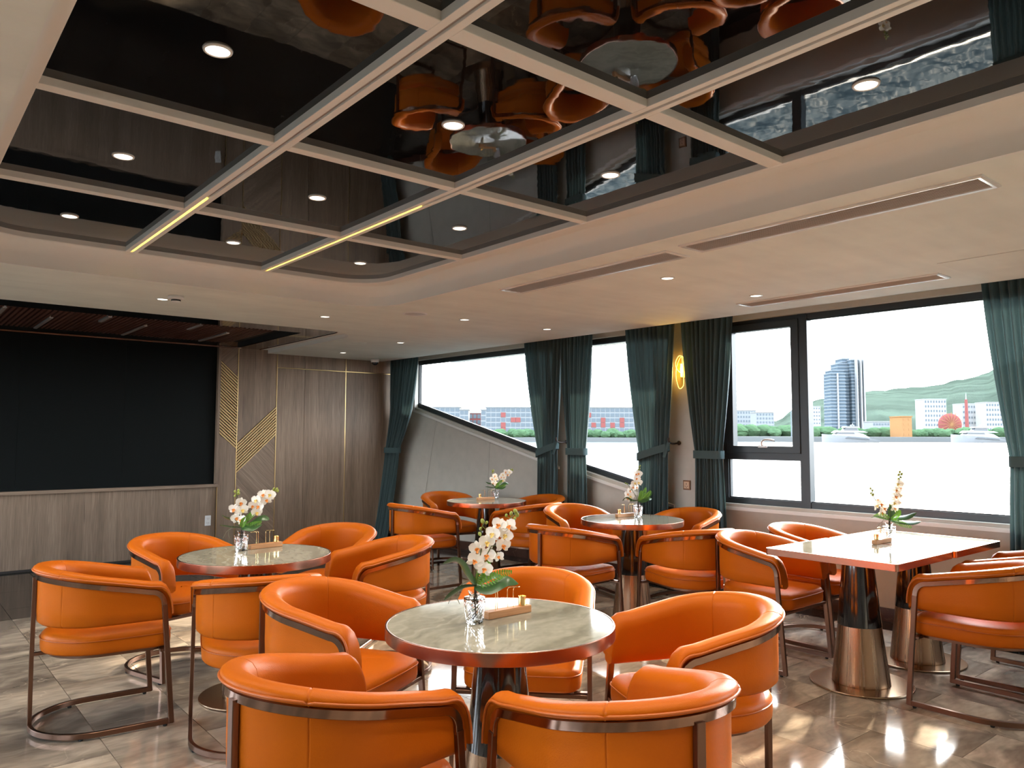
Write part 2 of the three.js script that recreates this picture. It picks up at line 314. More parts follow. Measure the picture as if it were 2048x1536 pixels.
{
  const g = windowUnit(W3, 'wide black framed harbour window with an opening sash on its left');
  g.children.filter((c) => c.name === 'pane').forEach((c) => g.remove(c));
  mesh('mullion', wbox(0.165, 0.247, 0.80, 2.44, 0.045, 0.125), M.frame, g);
  mesh('transom', wbox(0.20, 0.96, 1.193, 1.262, 0.050, 0.125), M.frame, g);
  const pane = (a, b, c, d) => mesh('pane', wbox(a, b, c, d, 0.088, 0.092), M.glass, g);
  pane(-1.70, 0.17, 0.845, 2.395); pane(0.24, 0.95, 0.845, 1.20);
  const sash = mesh('sash', poly([[0.243, 1.258], [0.945, 1.258], [0.945, 2.400], [0.243, 2.400]], 0.0, 0.001), M.frame, g);
  const s = new THREE.Shape([[0.243, 1.258], [0.945, 1.258], [0.945, 2.400], [0.243, 2.400]].map((p) => new THREE.Vector2(...p)));
  s.holes.push(new THREE.Path([[0.307, 1.312], [0.882, 1.312], [0.882, 2.342], [0.307, 2.342]].map((p) => new THREE.Vector2(...p))));
  sash.geometry = new THREE.ExtrudeGeometry(s, { depth: 0.07, bevelEnabled: true, bevelSize: 0.003, bevelThickness: 0.003, bevelSegments: 1 }).rotateY(Math.PI / 2).translate(0.035, 0, 0);
  mesh('pane', wbox(0.30, 0.89, 1.305, 2.35, 0.088, 0.092), M.glass, sash);
  const hb = mesh('handle', merge([rbox(0.012, 0.036, 1.300, 1.322, -0.625, -0.540, 0.006), tube([V3(0.020, 1.318, -0.585), V3(0.005, 1.352, -0.580), V3(-0.005, 1.368, -0.55), V3(-0.008, 1.372, -0.50), V3(-0.006, 1.362, -0.455)], 0.008, 8, 16)]), M.aluminium, sash);
}
windowUnit(W4, 'wide black framed window beside the camera, outside the frame');
// ---------------------------------------------------------------- back wall
{
  const w = struct('wall_back', 'grey-brown wood veneer wall with gold trims and diagonal battens', 'wall');
  mesh('wall_core', worldUV(box(XL - 0.2, 5.80, -0.16, 3.0, ZB - 0.22, ZB - 0.06)), M.darkGap, w);
  const panel = (x0, x1, y0, y1, rot = 0, z = ZB, t = 0.03) => mesh('panel', worldUV(rbox(x0 + 0.0015, x1 - 0.0015, y0 + 0.0015, y1 - 0.0015, z - t, z, 0.0015), rot, rr(0, 1.2), rr(0, 2.4)), M.wood, w);
  const ZL = ZB - 0.03;
  for (const [a, b] of [[-2.3, -1.1], [-1.1, 0.1], [0.1, 3.163]]) panel(a, b, 0.0, 0.785, 0, ZL);
  for (const [a, b] of [[-2.3, -1.1], [-1.1, 0.13]]) panel(a, b, 0.785, 2.5, 0, ZL);
  panel(3.87, 4.242, 0, 2.245); panel(4.242, 4.822, 0, 2.245); panel(4.822, 5.95, 0, 2.245);
  panel(3.87, 4.242, 2.255, 2.55); panel(4.242, 4.822, 2.255, 2.55); panel(4.822, 5.95, 2.255, 2.55);
  // panels either side of the chevron
  const cut = (pts, rot, z = ZB - 0.004) => mesh('panel', worldUV(new THREE.ExtrudeGeometry(new THREE.Shape(pts.map((p) => new THREE.Vector2(...p))), { depth: 0.03, bevelEnabled: false }).translate(0, 0, z - 0.03), rot, rr(0, 1.2), rr(0, 2.4)), M.wood, w);
  const xa = 3.165, xb = 3.380, xc = 3.870;
  cut([[xa, 2.305], [xb, 2.110], [xb, 2.55], [xa, 2.55]], 0.8); cut([[xa, 0], [xb, 0], [xb, 1.235], [xa, 1.420]], 0);
  cut([[xb, 1.305], [xc, 1.765], [xc, 2.55], [xb, 2.55]], 0); cut([[xb, 0], [xc, 0], [xc, 1.400], [xb, 0.940]], -0.78);
  mesh('panel', worldUV(box(xa, xc, 0.9, 2.4, ZB - 0.04, ZB - 0.016), 0.8), M.wood, w);
  const batten = (x0, y0, x1, y1, h) => mesh('batten', worldUV(new THREE.ExtrudeGeometry(new THREE.Shape([[x0, y0], [x1, y1], [x1, y1 + h], [x0, y0 + h]].map((p) => new THREE.Vector2(...p))), { depth: 0.018, bevelEnabled: false }).translate(0, 0, ZB - 0.016)), M.goldSoft, w);
  for (let k = 0; k < 24; k++) { const y = 1.423 + k * 0.0369; batten(xa + 0.004, y, xb - 0.006, y - 0.184, 0.019); }
  for (let k = 0; k < 10; k++) { const y = 0.945 + k * 0.0369; batten(xb + 0.006, y, xc - 0.004, y + 0.458, 0.019); }
  const trim = (x0, x1, y0, y1) => mesh('gold_trim', rbox(x0, x1, y0, y1, ZB - 0.02, ZB + 0.004, 0.001), M.gold, w);
  trim(xb - 0.004, xb + 0.004, 0, 2.5); trim(xa - 0.006, xa, 0, 2.5); trim(xc - 0.004, xc + 0.004, 0, 2.5); trim(4.818, 4.826, 0, 2.55); trim(xc, 5.95, 2.246, 2.254);
  // ledge and frame round the screen
  mesh('screen_ledge', worldUV(rbox(0.10, 3.165, 0.785, 0.822, ZL - 0.02, ZB + 0.03, 0.003), Math.PI / 2), M.wood, w);
  mesh('screen_jamb', worldUV(rbox(3.133, 3.163, 0.822, 2.50, ZL - 0.02, ZB + 0.03, 0.003)), M.wood, w);
  mesh('screen_jamb', worldUV(rbox(0.10, 0.13, 0.822, 2.50, ZL - 0.02, ZB + 0.03, 0.003)), M.wood, w);
  mesh('screen_head', rbox(0.10, 3.40, 2.452, 2.470, ZL - 0.02, ZB + 0.035, 0.003), M.rim, w);
  mesh('plinth', box(-2.3, 5.95, 0, 0.02, ZB - 0.02, ZB + 0.002), M.darkGap, w);
  const sc = thing('display_screen', 'big dark switched-off display screen filling the wood wall', 'screen', [0, 0, 0]);
  const xs = [0.132, 1.132, 2.132, 3.132];
  for (let i = 0; i < 3; i++) mesh('display_panel', box(xs[i] + 0.0005, xs[i + 1] - 0.0005, 0.823, 2.451, ZL - 0.02, ZL - 0.002), M.screen, sc);
  const o = thing('wall_outlet', 'small white double outlet low on the wood wall', 'outlet', [3.075, 0.335, ZL]);
  mesh('plate', rbox(-0.034, 0.034, 0, 0.118, 0.0005, 0.009, 0.003), M.white, o);
  for (const y of [0.033, 0.085]) mesh('receptacle', merge([box(-0.012, -0.008, y - 0.009, y + 0.009, 0.0085, 0.0098), box(0.008, 0.012, y - 0.009, y + 0.009, 0.0085, 0.0098), box(-0.003, 0.003, y - 0.018, y - 0.013, 0.0085, 0.0098)]), M.ledOff, o);
}
// ---------------------------------------------------------------- the unseen sides of the room: windows on the port side light the chairs' backs
{
  const w = struct('wall_left', 'beige wall with wide windows opposite, outside the frame', 'wall');
  const holes = [[-8.9, -6.8], [-6.3, -4.2], [-3.7, -1.6]], ya = 0.7, yb = 2.38;
  const parts = [box(XL - 0.16, XL, -0.16, ya, ZB - 0.2, ZREAR), box(XL - 0.16, XL, yb, 3.0, ZB - 0.2, ZREAR)];
  const e = [ZB - 0.2, ...holes.flat(), ZREAR]; for (let i = 0; i < e.length; i += 2) parts.push(box(XL - 0.16, XL, ya, yb, e[i], e[i + 1]));
  mesh('wall_panel', worldUV(merge(parts)), M.wall, w);
  for (const [a, b] of holes) {
    const g = struct('window_' + (++winNo), 'wide window in the opposite wall, outside the frame', 'window');
    mesh('window_frame', merge([box(XL - 0.11, XL - 0.05, ya, ya + 0.05, a, b), box(XL - 0.11, XL - 0.05, yb - 0.05, yb, a, b), box(XL - 0.11, XL - 0.05, ya, yb, a, a + 0.05), box(XL - 0.11, XL - 0.05, ya, yb, b - 0.05, b), box(XL - 0.11, XL - 0.05, ya, yb, (a + b) / 2 - 0.04, (a + b) / 2 + 0.04)]), M.frame, g);
    mesh('pane', box(XL - 0.085, XL - 0.080, ya + 0.04, yb - 0.04, a + 0.04, b - 0.04), M.glass, g);
  }
  const r = struct('wall_rear', 'beige wall behind the camera, outside the frame', 'wall');
  mesh('wall_panel', worldUV(box(XL, 6.5, -0.16, 3.0, ZREAR, ZREAR + 0.16)), M.wall, r);
}
// ---------------------------------------------------------------- ceiling
const roundRect = (x0, x1, z0, z1, r, n = 10) => {   // corners: far right is round as in the coffer; starts at x0,z1
  const out = []; const arc = (cx, cz, a0) => { for (let i = 0; i <= n; i++) { const a = a0 + (Math.PI / 2) * i / n; out.push([cx + r * Math.cos(a), cz + r * Math.sin(a)]); } };
  arc(x1 - r, z1 - r, 0); arc(x0 + r, z1 - r, Math.PI / 2); arc(x0 + r, z0 + r, Math.PI); arc(x1 - r, z0 + r, 1.5 * Math.PI); return out;
};
const CO = { x0: 0.29, x1: 3.105, z0: -5.41, z1: 2.35 }, CI = { x0: 0.366, x1: 2.927, z0: -5.252, z1: 2.25 };
{
  const c = struct('ceiling', 'cream plaster ceiling with a raised coffer of black glossy panels', 'ceiling');
  // soffit plate with openings: coffer and stage recess
  const s = new THREE.Shape([[XL, ZREAR], [wallX(ZREAR) - 0.385, ZREAR], [wallX(ZB) - 0.385, ZB - 0.05], [XL, ZB - 0.05]].map((p) => new THREE.Vector2(...p)));
  const outer = roundRect(CO.x0, CO.x1, CO.z0, CO.z1, 0.34), inner = roundRect(CI.x0, CI.x1, CI.z0, CI.z1, 0.30);
  s.holes.push(new THREE.Path(roundRect(CO.x0 - 0.006, CO.x1 + 0.006, CO.z0 - 0.006, CO.z1 + 0.006, 0.346).map((p) => new THREE.Vector2(...p))));
  const st = [];
  const RS = 0.42; st.push([3.745, ZB - 0.04]); for (let i = 0; i <= 14; i++) { const a = Math.PI / 2 * i / 14; st.push([3.745 - RS + RS * Math.cos(a), -6.88 - RS + RS * Math.sin(a)]); } st.push([-0.45, -6.88], [-0.45, ZB - 0.04]);
  s.holes.push(new THREE.Path(st.map(([x, z]) => new THREE.Vector2(x > 0 ? x + 0.005 : x, z > -9 ? z + 0.005 : z))));
  mesh('soffit', worldUV(new THREE.ExtrudeGeometry(s, { depth: 0.012, bevelEnabled: false, curveSegments: 8 }).rotateX(Math.PI / 2).translate(0, HS + 0.012, 0)), M.ceiling, c);
  // coffer cove: profile (fraction from outer to inner edge, height)
  const prof = [[-0.13, HS - 0.0008], [0, HS - 0.0008], [0, 2.492], [0.05, 2.512], [0.16, 2.534], [0.32, 2.552], [0.46, 2.562], [0.50, 2.563], [0.50, 2.556], [0.56, HB - 0.004], [0.97, HB - 0.004], [1, HB], [1, HP + 0.01]];
  const cl = [...outer.keys(), 0]; mesh('cove', loft(prof.map(([f, y]) => cl.map((i) => V3(lerp(outer[i][0], inner[i][0], f), y, lerp(outer[i][1], inner[i][1], f)))), { closed: false, crease: 0.5 }), M.beam, c);
  // black glossy panels, one to a cell
  const xe = [[CI.x0, 1.173], [1.245, 2.052], [2.120, CI.x1]], ze = [[CI.z0, -4.11], [-4.053, -2.953], [-2.90, -1.80], [-1.73, -0.63], [-0.56, 0.54], [0.61, CI.z1]];
  for (const [a, b] of xe) for (const [p, q] of ze) mesh('black_panel', worldUV(new THREE.BoxGeometry(b - a + 0.04, 0.01, q - p + 0.04).translate((a + b) / 2, HP + 0.005, (p + q) / 2), 0, rr(0, 2), rr(0, 2)), M.blackCeil, c);
  // beams
  const bm = (x0, x1, z0, z1, gap) => {
    if (!gap) return mesh('beam', rbox(x0, x1, HB, HP + 0.008, z0, z1, 0.003), M.beam, c);
    const m = (x0 + x1) / 2, h = 0.0075;   // long beams carry a groove for the light strip
    mesh('beam', merge([rbox(x0, m - h, HB, HP + 0.008, z0, z1, 0.002), rbox(m + h, x1, HB, HP + 0.008, z0, z1, 0.002), box(m - h, m + h, HB + 0.014, HP + 0.008, z0, z1)]), M.beam, c);
  };
  bm(1.173, 1.245, CI.z0 - 0.02, CI.z1 + 0.02, true); bm(2.052, 2.120, CI.z0 - 0.02, CI.z1 + 0.02, true);
  for (const [a, b] of xe) for (const [p, q] of [[-4.11, -4.053], [-2.953, -2.90], [-1.80, -1.73], [-0.63, -0.56], [0.54, 0.61]]) bm(a - (a === CI.x0 ? 0.01 : 0), b + (b === CI.x1 ? 0.01 : 0), p, q);
  // closed deck above
  mesh('deck_head', box(XL - 0.2, 6.35, 2.95, 3.05, ZB - 0.25, ZREAR + 0.2), M.ceiling, c);
  // curtain pocket along the window wall: its back is the wall, its near side the soffit's lip
  const e0 = V3(wallX(ZREAR) - 0.385, 0, ZREAR), e1 = V3(wallX(ZB) - 0.385, 0, ZB);
  const lip = [e0, e1].map((p) => [V3(p.x, HS, p.z), V3(p.x, 2.62, p.z), V3(p.x - 0.012, 2.62, p.z), V3(p.x - 0.012, HS, p.z)]);
  mesh('pocket_lip', loft(lip, { crease: 0.5 }), M.ceiling, c);
  mesh('pocket_top', loft([e0, e1].map((p) => [V3(p.x - 0.012, 2.62, p.z), V3(p.x + 0.40, 2.62, p.z)]), { closed: false }), M.ceiling, c);
  // stage recess: fascia, bronze mirror band, slatted panel
  const path = (off, y) => { const r = RS - off, o = [V3(3.745 - off, y, ZB - 0.04)]; for (let i = 0; i <= 14; i++) { const a = Math.PI / 2 * i / 14; o.push(V3(3.745 - RS + Math.max(r, 0.02) * Math.cos(a) + (r < 0.02 ? r - 0.02 : 0), y, -6.88 - RS + Math.max(r, 0.02) * Math.sin(a) + (r < 0.02 ? r - 0.02 : 0))); } o.push(V3(-0.45, y, -6.88 - off)); return o; };
  mesh('stage_fascia', loft([path(-0.012, HS - 0.0008), path(0, HS - 0.0008), path(0, 2.462)], { closed: false, crease: 0.4 }), M.beam, c);
  mesh('stage_edge', loft([path(0.0, 2.462), path(0.10, 2.458), path(0.10, 2.475)], { closed: false, crease: 0.3 }), M.beam, c);
  mesh('copper_edge', loft([path(0.098, 2.456), path(0.108, 2.456), path(0.108, 2.475)], { closed: false, crease: 0.3 }), M.rim, c);
  const mo = path(0.104, 0).map((p) => new THREE.Vector2(p.x, p.z)), mi = [[-0.45, -7.49], [3.365, -7.49], [3.365, ZB - 0.04]].map((p) => new THREE.Vector2(...p));
  mesh('mirror_panel', new THREE.ExtrudeGeometry(new THREE.Shape([...mo, ...mi]), { depth: 0.006, bevelEnabled: false }).rotateX(Math.PI / 2).translate(0, 2.466, 0), M.mirrorBronze, c);
  mesh('opening_side', merge([box(3.365, 3.372, 2.4605, 2.60, ZB - 0.03, -7.49), box(-0.45, 3.372, 2.4605, 2.60, -7.49, -7.483)]), M.darkHole, c);
  mesh('recess_top', box(-0.45, 3.75, 2.60, 2.61, ZB - 0.04, -6.88), M.darkHole, c);
  mesh('slat_backing', box(-0.45, 3.365, 2.535, 2.545, ZB - 0.03, -7.49), M.darkHole, c);
  mesh('recess_side', box(-0.47, -0.45, HS, 2.61, ZB - 0.04, -6.88), M.beam, c);
  const sg = box(-0.0125, 0.0125, 2.505, 2.536, ZB + 0.05, -7.86);
  for (let x = -0.4; x < 3.24; x += 0.0445) mesh('ceiling_slat', sg, M.slat, c).position.x = x;
  const lb = [[0.41, 1], [0.823, 0], [1.236, 1], [1.65, 0], [2.065, 1], [2.48, 0], [2.893, 1]];
  for (const [x, long] of lb) {
    const o = thing('linear_light', `unlit grey strip light in the slatted stage ceiling, ${['first', 'second', 'third', 'fourth', 'fifth', 'sixth', 'seventh'][lb.findIndex((q) => q[0] === x)]} from the left`, 'light', [x, 2.497, long ? -8.77 : -8.09], 0, 'strip lights over the stage');
    mesh('housing', rbox(-0.017, 0.017, 0, 0.03, long ? -0.47 : -0.21, long ? 0.47 : 0.21, 0.002), M.aluminium, o);
    mesh('diffuser', box(-0.012, 0.012, -0.002, 0.002, long ? -0.465 : -0.205, long ? 0.465 : 0.205), M.ledOff, o);
  }
}
// ---------------------------------------------------------------- ceiling fittings
function spot(parent, y, power, angle = 1.05) {
  const l = new THREE.SpotLight(LIN(1, 0.88, 0.72), power, 0, angle, 0.7, 2);
  l.position.set(0, y, 0); l.target.position.set(0, y - 1, 0); l.castShadow = true; l.shadow.radius = 2; parent.add(l, l.target);
}
const ORD = ['first', 'second', 'third', 'fourth', 'fifth', 'sixth'];
{
  const trim = lathe([[0.036, -0.004], [0.038, -0.007], [0.043, -0.006], [0.046, 0.001], [0.037, 0.001], [0.036, -0.004]], 40), lens = lathe([[0, -0.0035], [0.036, -0.0035], [0.036, -0.001]], 40);
  const zs = [-4.70, -3.53, -2.355, -1.18, 0.0, 1.17], col = ['left', 'middle', 'right'];
  [0.766, 1.656, 2.532].forEach((x, i) => zs.forEach((z, j) => {
    const out = j > 3 || (j === 3 && i < 2);
    const o = thing('recessed_downlight', out ? 'round lit downlight in black ceiling, outside the frame' : `round lit downlight in black ceiling, ${col[i]} row of cells, ${ORD[j]} from the stage`, 'downlight', [x, HP, z], 0, out ? 'coffer downlights outside the frame' : 'downlights in the black coffer panels');
    mesh('trim_ring', trim, M.whiteGloss, o); mesh('lamp_lens', lens, M.lamp, o); spot(o, -0.014, 1.9);
  }));
  const trim2 = lathe([[0.036, -0.003], [0.040, -0.006], [0.046, -0.004], [0.048, 0.001], [0.036, 0.001], [0.036, -0.003]], 32), lens2 = lathe([[0, -0.002], [0.036, -0.002], [0.036, 0.0]], 32);
  const sl = [[1.624, -6.079, 'beside the smoke detector'], [2.94, -6.07, 'between coffer and stage'], [3.955, -5.428, 'right of the round ceiling speaker'], [4.911, -5.402, 'above the first pair of curtains'], [4.408, -7.24, 'nearest the round end of the stage recess'], [4.407, -8.584, 'nearest the wood wall'], [3.903, -3.136, 'between the long grilles and the window'], [4.883, -3.118, 'at the left end of the window grille'], [0.30, -6.075, 'outside the frame']];
  for (const [x, z, where] of sl) {
    const o = thing('soffit_downlight', `small round lit downlight in the cream ceiling, ${where}`, 'downlight', [x, HS, z], 0, 'small downlights in the soffit');
    mesh('trim_ring', trim2, M.whiteGloss, o); mesh('lamp_lens', lens2, M.lamp, o); spot(o, -0.010, 1.6, 0.9);
  }
  // light strips in the beam grooves
  for (const [x, zl, lab] of [[1.209, -3.82, 'left'], [2.086, -3.25, 'right']]) {
    const o = thing('light_strip', `thin yellow light strip set into the ${lab} long ceiling beam`, 'light strip', [x, HB, -5.24]);
    mesh('glowing_tape', box(-0.0068, 0.0068, 0.004, 0.0135, 0, zl + 5.24), M.led, o);
    mesh('unlit_tape', box(-0.0068, 0.0068, 0.009, 0.0135, zl + 5.24, CI.z1 + 5.2), M.ledOff, o);
    const l = new THREE.RectAreaLight(LIN(1, 0.66, 0.15), 1.2, 0.0136, zl + 5.24); l.position.set(0, 0.003, (zl + 5.24) / 2); l.rotation.x = -Math.PI / 2; o.add(l);
  }
  // air grilles: frame, fins, dark duct
  const grille = (x0, x1, z0, z1, label, n) => {
    const o = thing('air_grille', label, 'air vent', [(x0 + x1) / 2, HS, (z0 + z1) / 2], 0), w = (x1 - x0) / 2, l = (z1 - z0) / 2, b = 0.028;
    const q = (a, y, c) => [V3(-a, y, -c), V3(a, y, -c), V3(a, y, c), V3(-a, y, c)];
    mesh('frame', loft([q(w, 0.0, l), q(w, -0.006, l), q(w - 0.010, -0.011, l - 0.010), q(w - b + 0.004, -0.008, l - b + 0.004), q(w - b, 0.006, l - b)], { crease: 0.3 }), M.whiteGloss, o);
    mesh('duct', box(-w + 0.01, w - 0.01, -0.0005, 0.001, -l + 0.01, l - 0.01), M.darkHole, o);
    const fin = new THREE.BoxGeometry(0.0085, 0.004, 2 * (l - b)).rotateZ(0.55); const span = 2 * (w - b);
    for (let i = 0; i < n; i++) mesh('fin', fin, M.ventFin, o).position.set(-w + b + span * (i + 0.5) / n, -0.0045, 0);
  };
  grille(3.305, 3.515, -4.135, -2.665, 'long white air grille beside the coffer, the farther of two', 9);
  grille(3.27, 3.48, -2.555, -1.085, 'long white air grille beside the coffer, nearest the camera', 9);
  grille(5.06, 5.26, -3.41, -1.945, 'white air grille in the ceiling above the wide window', 6);
  // access hatch
  const h = thing('access_hatch', 'flush ceiling access hatch near the right edge, thin outline', 'hatch', [5.0, HS, -1.45]);
  mesh('hatch_panel', worldUV(rbox(-0.215, 0.215, -0.003, 0.004, -0.39, 0.39, 0.001)), M.ceiling, h);
  mesh('hatch_gap', merge([box(-0.2185, -0.2155, -0.0006, 0.003, -0.39, 0.39), box(0.2155, 0.2185, -0.0006, 0.003, -0.39, 0.39), box(-0.2185, 0.2185, -0.0006, 0.003, -0.3935, -0.3905), box(-0.2185, 0.2185, -0.0006, 0.003, 0.3905, 0.3935)]), M.ledOff, h);
  const sd = thing('smoke_detector', 'white round smoke detector on the cream ceiling', 'smoke detector', [1.664, HS, -5.882]);
  mesh('base', lathe([[0, 0.002], [0.055, 0.002], [0.055, -0.018], [0.050, -0.024], [0, -0.024]], 32), M.white, sd);
  mesh('chamber', lathe([[0, -0.046], [0.022, -0.046], [0.030, -0.040], [0.033, -0.030], [0.030, -0.024]], 32), M.white, sd);
  mesh('sensor_slots', lathe([[0.0325, -0.028], [0.0335, -0.031], [0.0335, -0.036], [0.032, -0.039]], 32), M.darkHole, sd);
  const sp = thing('ceiling_speaker', 'round white flush ceiling speaker near the coffer corner', 'speaker', [3.442, HS, -5.428]);
  mesh('trim_ring', lathe([[0.085, -0.004], [0.092, -0.009], [0.102, -0.006], [0.105, 0.001]], 48), M.white, sp);
  mesh('grille_mesh', lathe([[0, -0.010], [0.045, -0.009], [0.085, -0.004]], 48), M.ventFin, sp);
  const sp2 = thing('ceiling_speaker', 'flat round ceiling cover close to the stage recess', 'speaker', [4.05, HS, -7.55]);
  mesh('cover', lathe([[0, -0.008], [0.08, -0.007], [0.10, -0.004], [0.105, 0.001]], 40), M.ceiling, sp2);
  const cam = thing('dome_camera', 'white security camera with black dome in the ceiling corner', 'camera', [5.10, HS, -9.02]);
  mesh('housing', lathe([[0, 0.001], [0.056, 0.001], [0.058, -0.02], [0.054, -0.042], [0.044, -0.048]], 32), M.white, cam);
  mesh('dome', lathe([[0.041, -0.046], [0.040, -0.060], [0.032, -0.076], [0.018, -0.085], [0, -0.088]], 32), M.blackGloss, cam);
}
// ---------------------------------------------------------------- curtains and things on the window wall
function curtain(label, T, K, B, opt = {}) {   // [left u, right u] at the top, at the tie and at the floor (left = farther)
  const o = thing('curtain', label, 'curtain', [0, 0, 0], 0, 'teal tied curtains'); onWall(o);
  const yT = 2.60, yK = opt.yK ?? 1.235, n = opt.folds ?? 7, dC = opt.d ?? -0.15, NA = n * 12, NV = 44, rows = [], off = opt.foot ?? 0;
  for (let j = 0; j <= NV; j++) {
    const y = lerp(yT, 0.015, j / NV); let L, R, amp;
    if (y > yK) { const t = (yT - y) / (yT - yK), e = Math.pow(t, 1.35); L = lerp(T[0], K[0], e); R = lerp(T[1], K[1], e); amp = lerp(0.026, 0.022, t) + 0.014 * Math.sin(Math.PI * Math.min(1, t)); }
    else { const t = (yK - y) / yK, e = 1 - Math.pow(1 - t, 2.2); L = lerp(K[0], B[0], e); R = lerp(K[1], B[1], e); amp = lerp(0.022, 0.036, sstep(0, 0.5, t)); }
    const shift = -off * Math.pow(clamp((1.75 - y) / 1.75, 0, 1), 1.15), r = [];
    for (let i = 0; i <= NA; i++) {
      const a = i / NA, ph = 2 * Math.PI * n * a + 0.6 * Math.sin(5 * a + 0.5 * y + n), c = Math.abs(Math.cos(ph / 2)), fold = 1 - 2 * Math.pow(c, 0.55);
      const wide = (R - L) * a, edge = Math.min(1, 6 * Math.min(a, 1 - a) + 0.4);
      r.push(V3(dC + shift + amp * fold * edge + 0.012 * Math.sin(3 * a * 6.28 + y * 2), y, -(L + wide)));
    }
    rows.push(r);
  }
  mesh('drape', loft(rows, { closed: false }), M.curtain, o);
  const th = rows[Math.round(NV * (yT - yK) / yT)], sh = -off * Math.pow(clamp((1.75 - yK) / 1.75, 0, 1), 1.15), pts = [], cu = (K[0] + K[1]) / 2, hw = Math.abs(K[0] - K[1]) / 2 + 0.004;
  const ring = [[], [], [], []];
  for (let i = 0; i <= 40; i++) {
    const a = 2 * Math.PI * i / 40, u = cu + hw * Math.cos(a), tilt = opt.hook ? 0.05 * (cu - u) / hw + 0.01 : 0, ex = 0.055 * Math.sin(a), d = dC + sh + (Math.abs(ex) < 0.055 ? ex : ex) - (Math.sin(a) < 0 ? 0.004 : -0.004);
    const sq = 0.5; const dx = dC + sh + 0.056 * Math.sign(Math.sin(a)) * Math.pow(Math.abs(Math.sin(a)), sq);
    [[0.036, 0], [0.036, 0.004], [-0.036, 0.004], [-0.036, 0]].forEach(([dy, t], q) => ring[q].push(V3(dx + t * Math.sign(Math.sin(a)), yK + dy + tilt, -u)));
  }
  mesh('tieback', loft([...ring, ring[0]], { closed: false, crease: 0.6 }), M.tie, o);
  if (opt.hook) {
    const hu = opt.hook;
    const hk = thing('curtain_hook', opt.hookLabel, 'hook', [0, 0, 0], 0, 'dark tieback hooks'); onWall(hk);
    mesh('rose', new THREE.SphereGeometry(0.022, 14, 10).scale(0.5, 1, 1).translate(-0.012, 1.335, -hu), M.hook, hk);
    mesh('hook_arm', tube([V3(-0.01, 1.335, -hu), V3(-0.12, 1.33, -hu), V3(-0.17, 1.35, -hu), V3(-0.175, 1.385, -hu)], 0.009, 8, 14), M.hook, hk);
    const ku = K[1] + 0.01;
    mesh('tie_strap', sweep([V3(-0.20, yK - 0.035, -ku), V3(-0.18, 1.29, -(ku + hu) / 2), V3(-0.165, 1.345, -hu)], [V3(-1, 0, 0), V3(-1, 0, 0), V3(-1, 0, 0)], rect(0.003, 0.018, 0.001), { crease: 0.5 }), M.tie, o);
  }
  return o;
}
curtain('teal curtain in the corner by the wood wall, spreading at its foot', [6.06, 5.37], [6.06, 5.74], [6.00, 5.66], { folds: 10, foot: 0.30, yK: 1.20, d: -0.26 });
curtain('teal curtain tied to a dark hook right of the first raked window', [3.456, 2.847], [3.248, 2.941], [3.248, 2.92], { folds: 10, hook: 2.93, hookLabel: 'dark hook holding the curtain right of the first raked window' });
curtain('teal curtain just left of the narrow raked window', [2.876, 2.387], [2.783, 2.521], [2.784, 2.488], { folds: 9 });
curtain('teal curtain tied to a dark hook right of the narrow raked window', [1.963, 1.350], [1.818, 1.465], [1.825, 1.473], { folds: 10, hook: 1.44, hookLabel: 'dark hook holding the curtain right of the narrow raked window' });
curtain('teal curtain just left of the wide window, beside the gold wall lamp', [1.293, 0.725], [1.163, 0.874], [1.171, 0.832], { folds: 10 });
curtain('teal curtain at the right edge of the wide window', [-1.213, -1.83], [-1.345, -1.70], [-1.317, -1.74], { folds: 10 });
curtain('teal curtain beside the camera, outside the frame', [-2.35, -2.95], [-2.5, -2.8], [-2.5, -2.85], { folds: 6 });
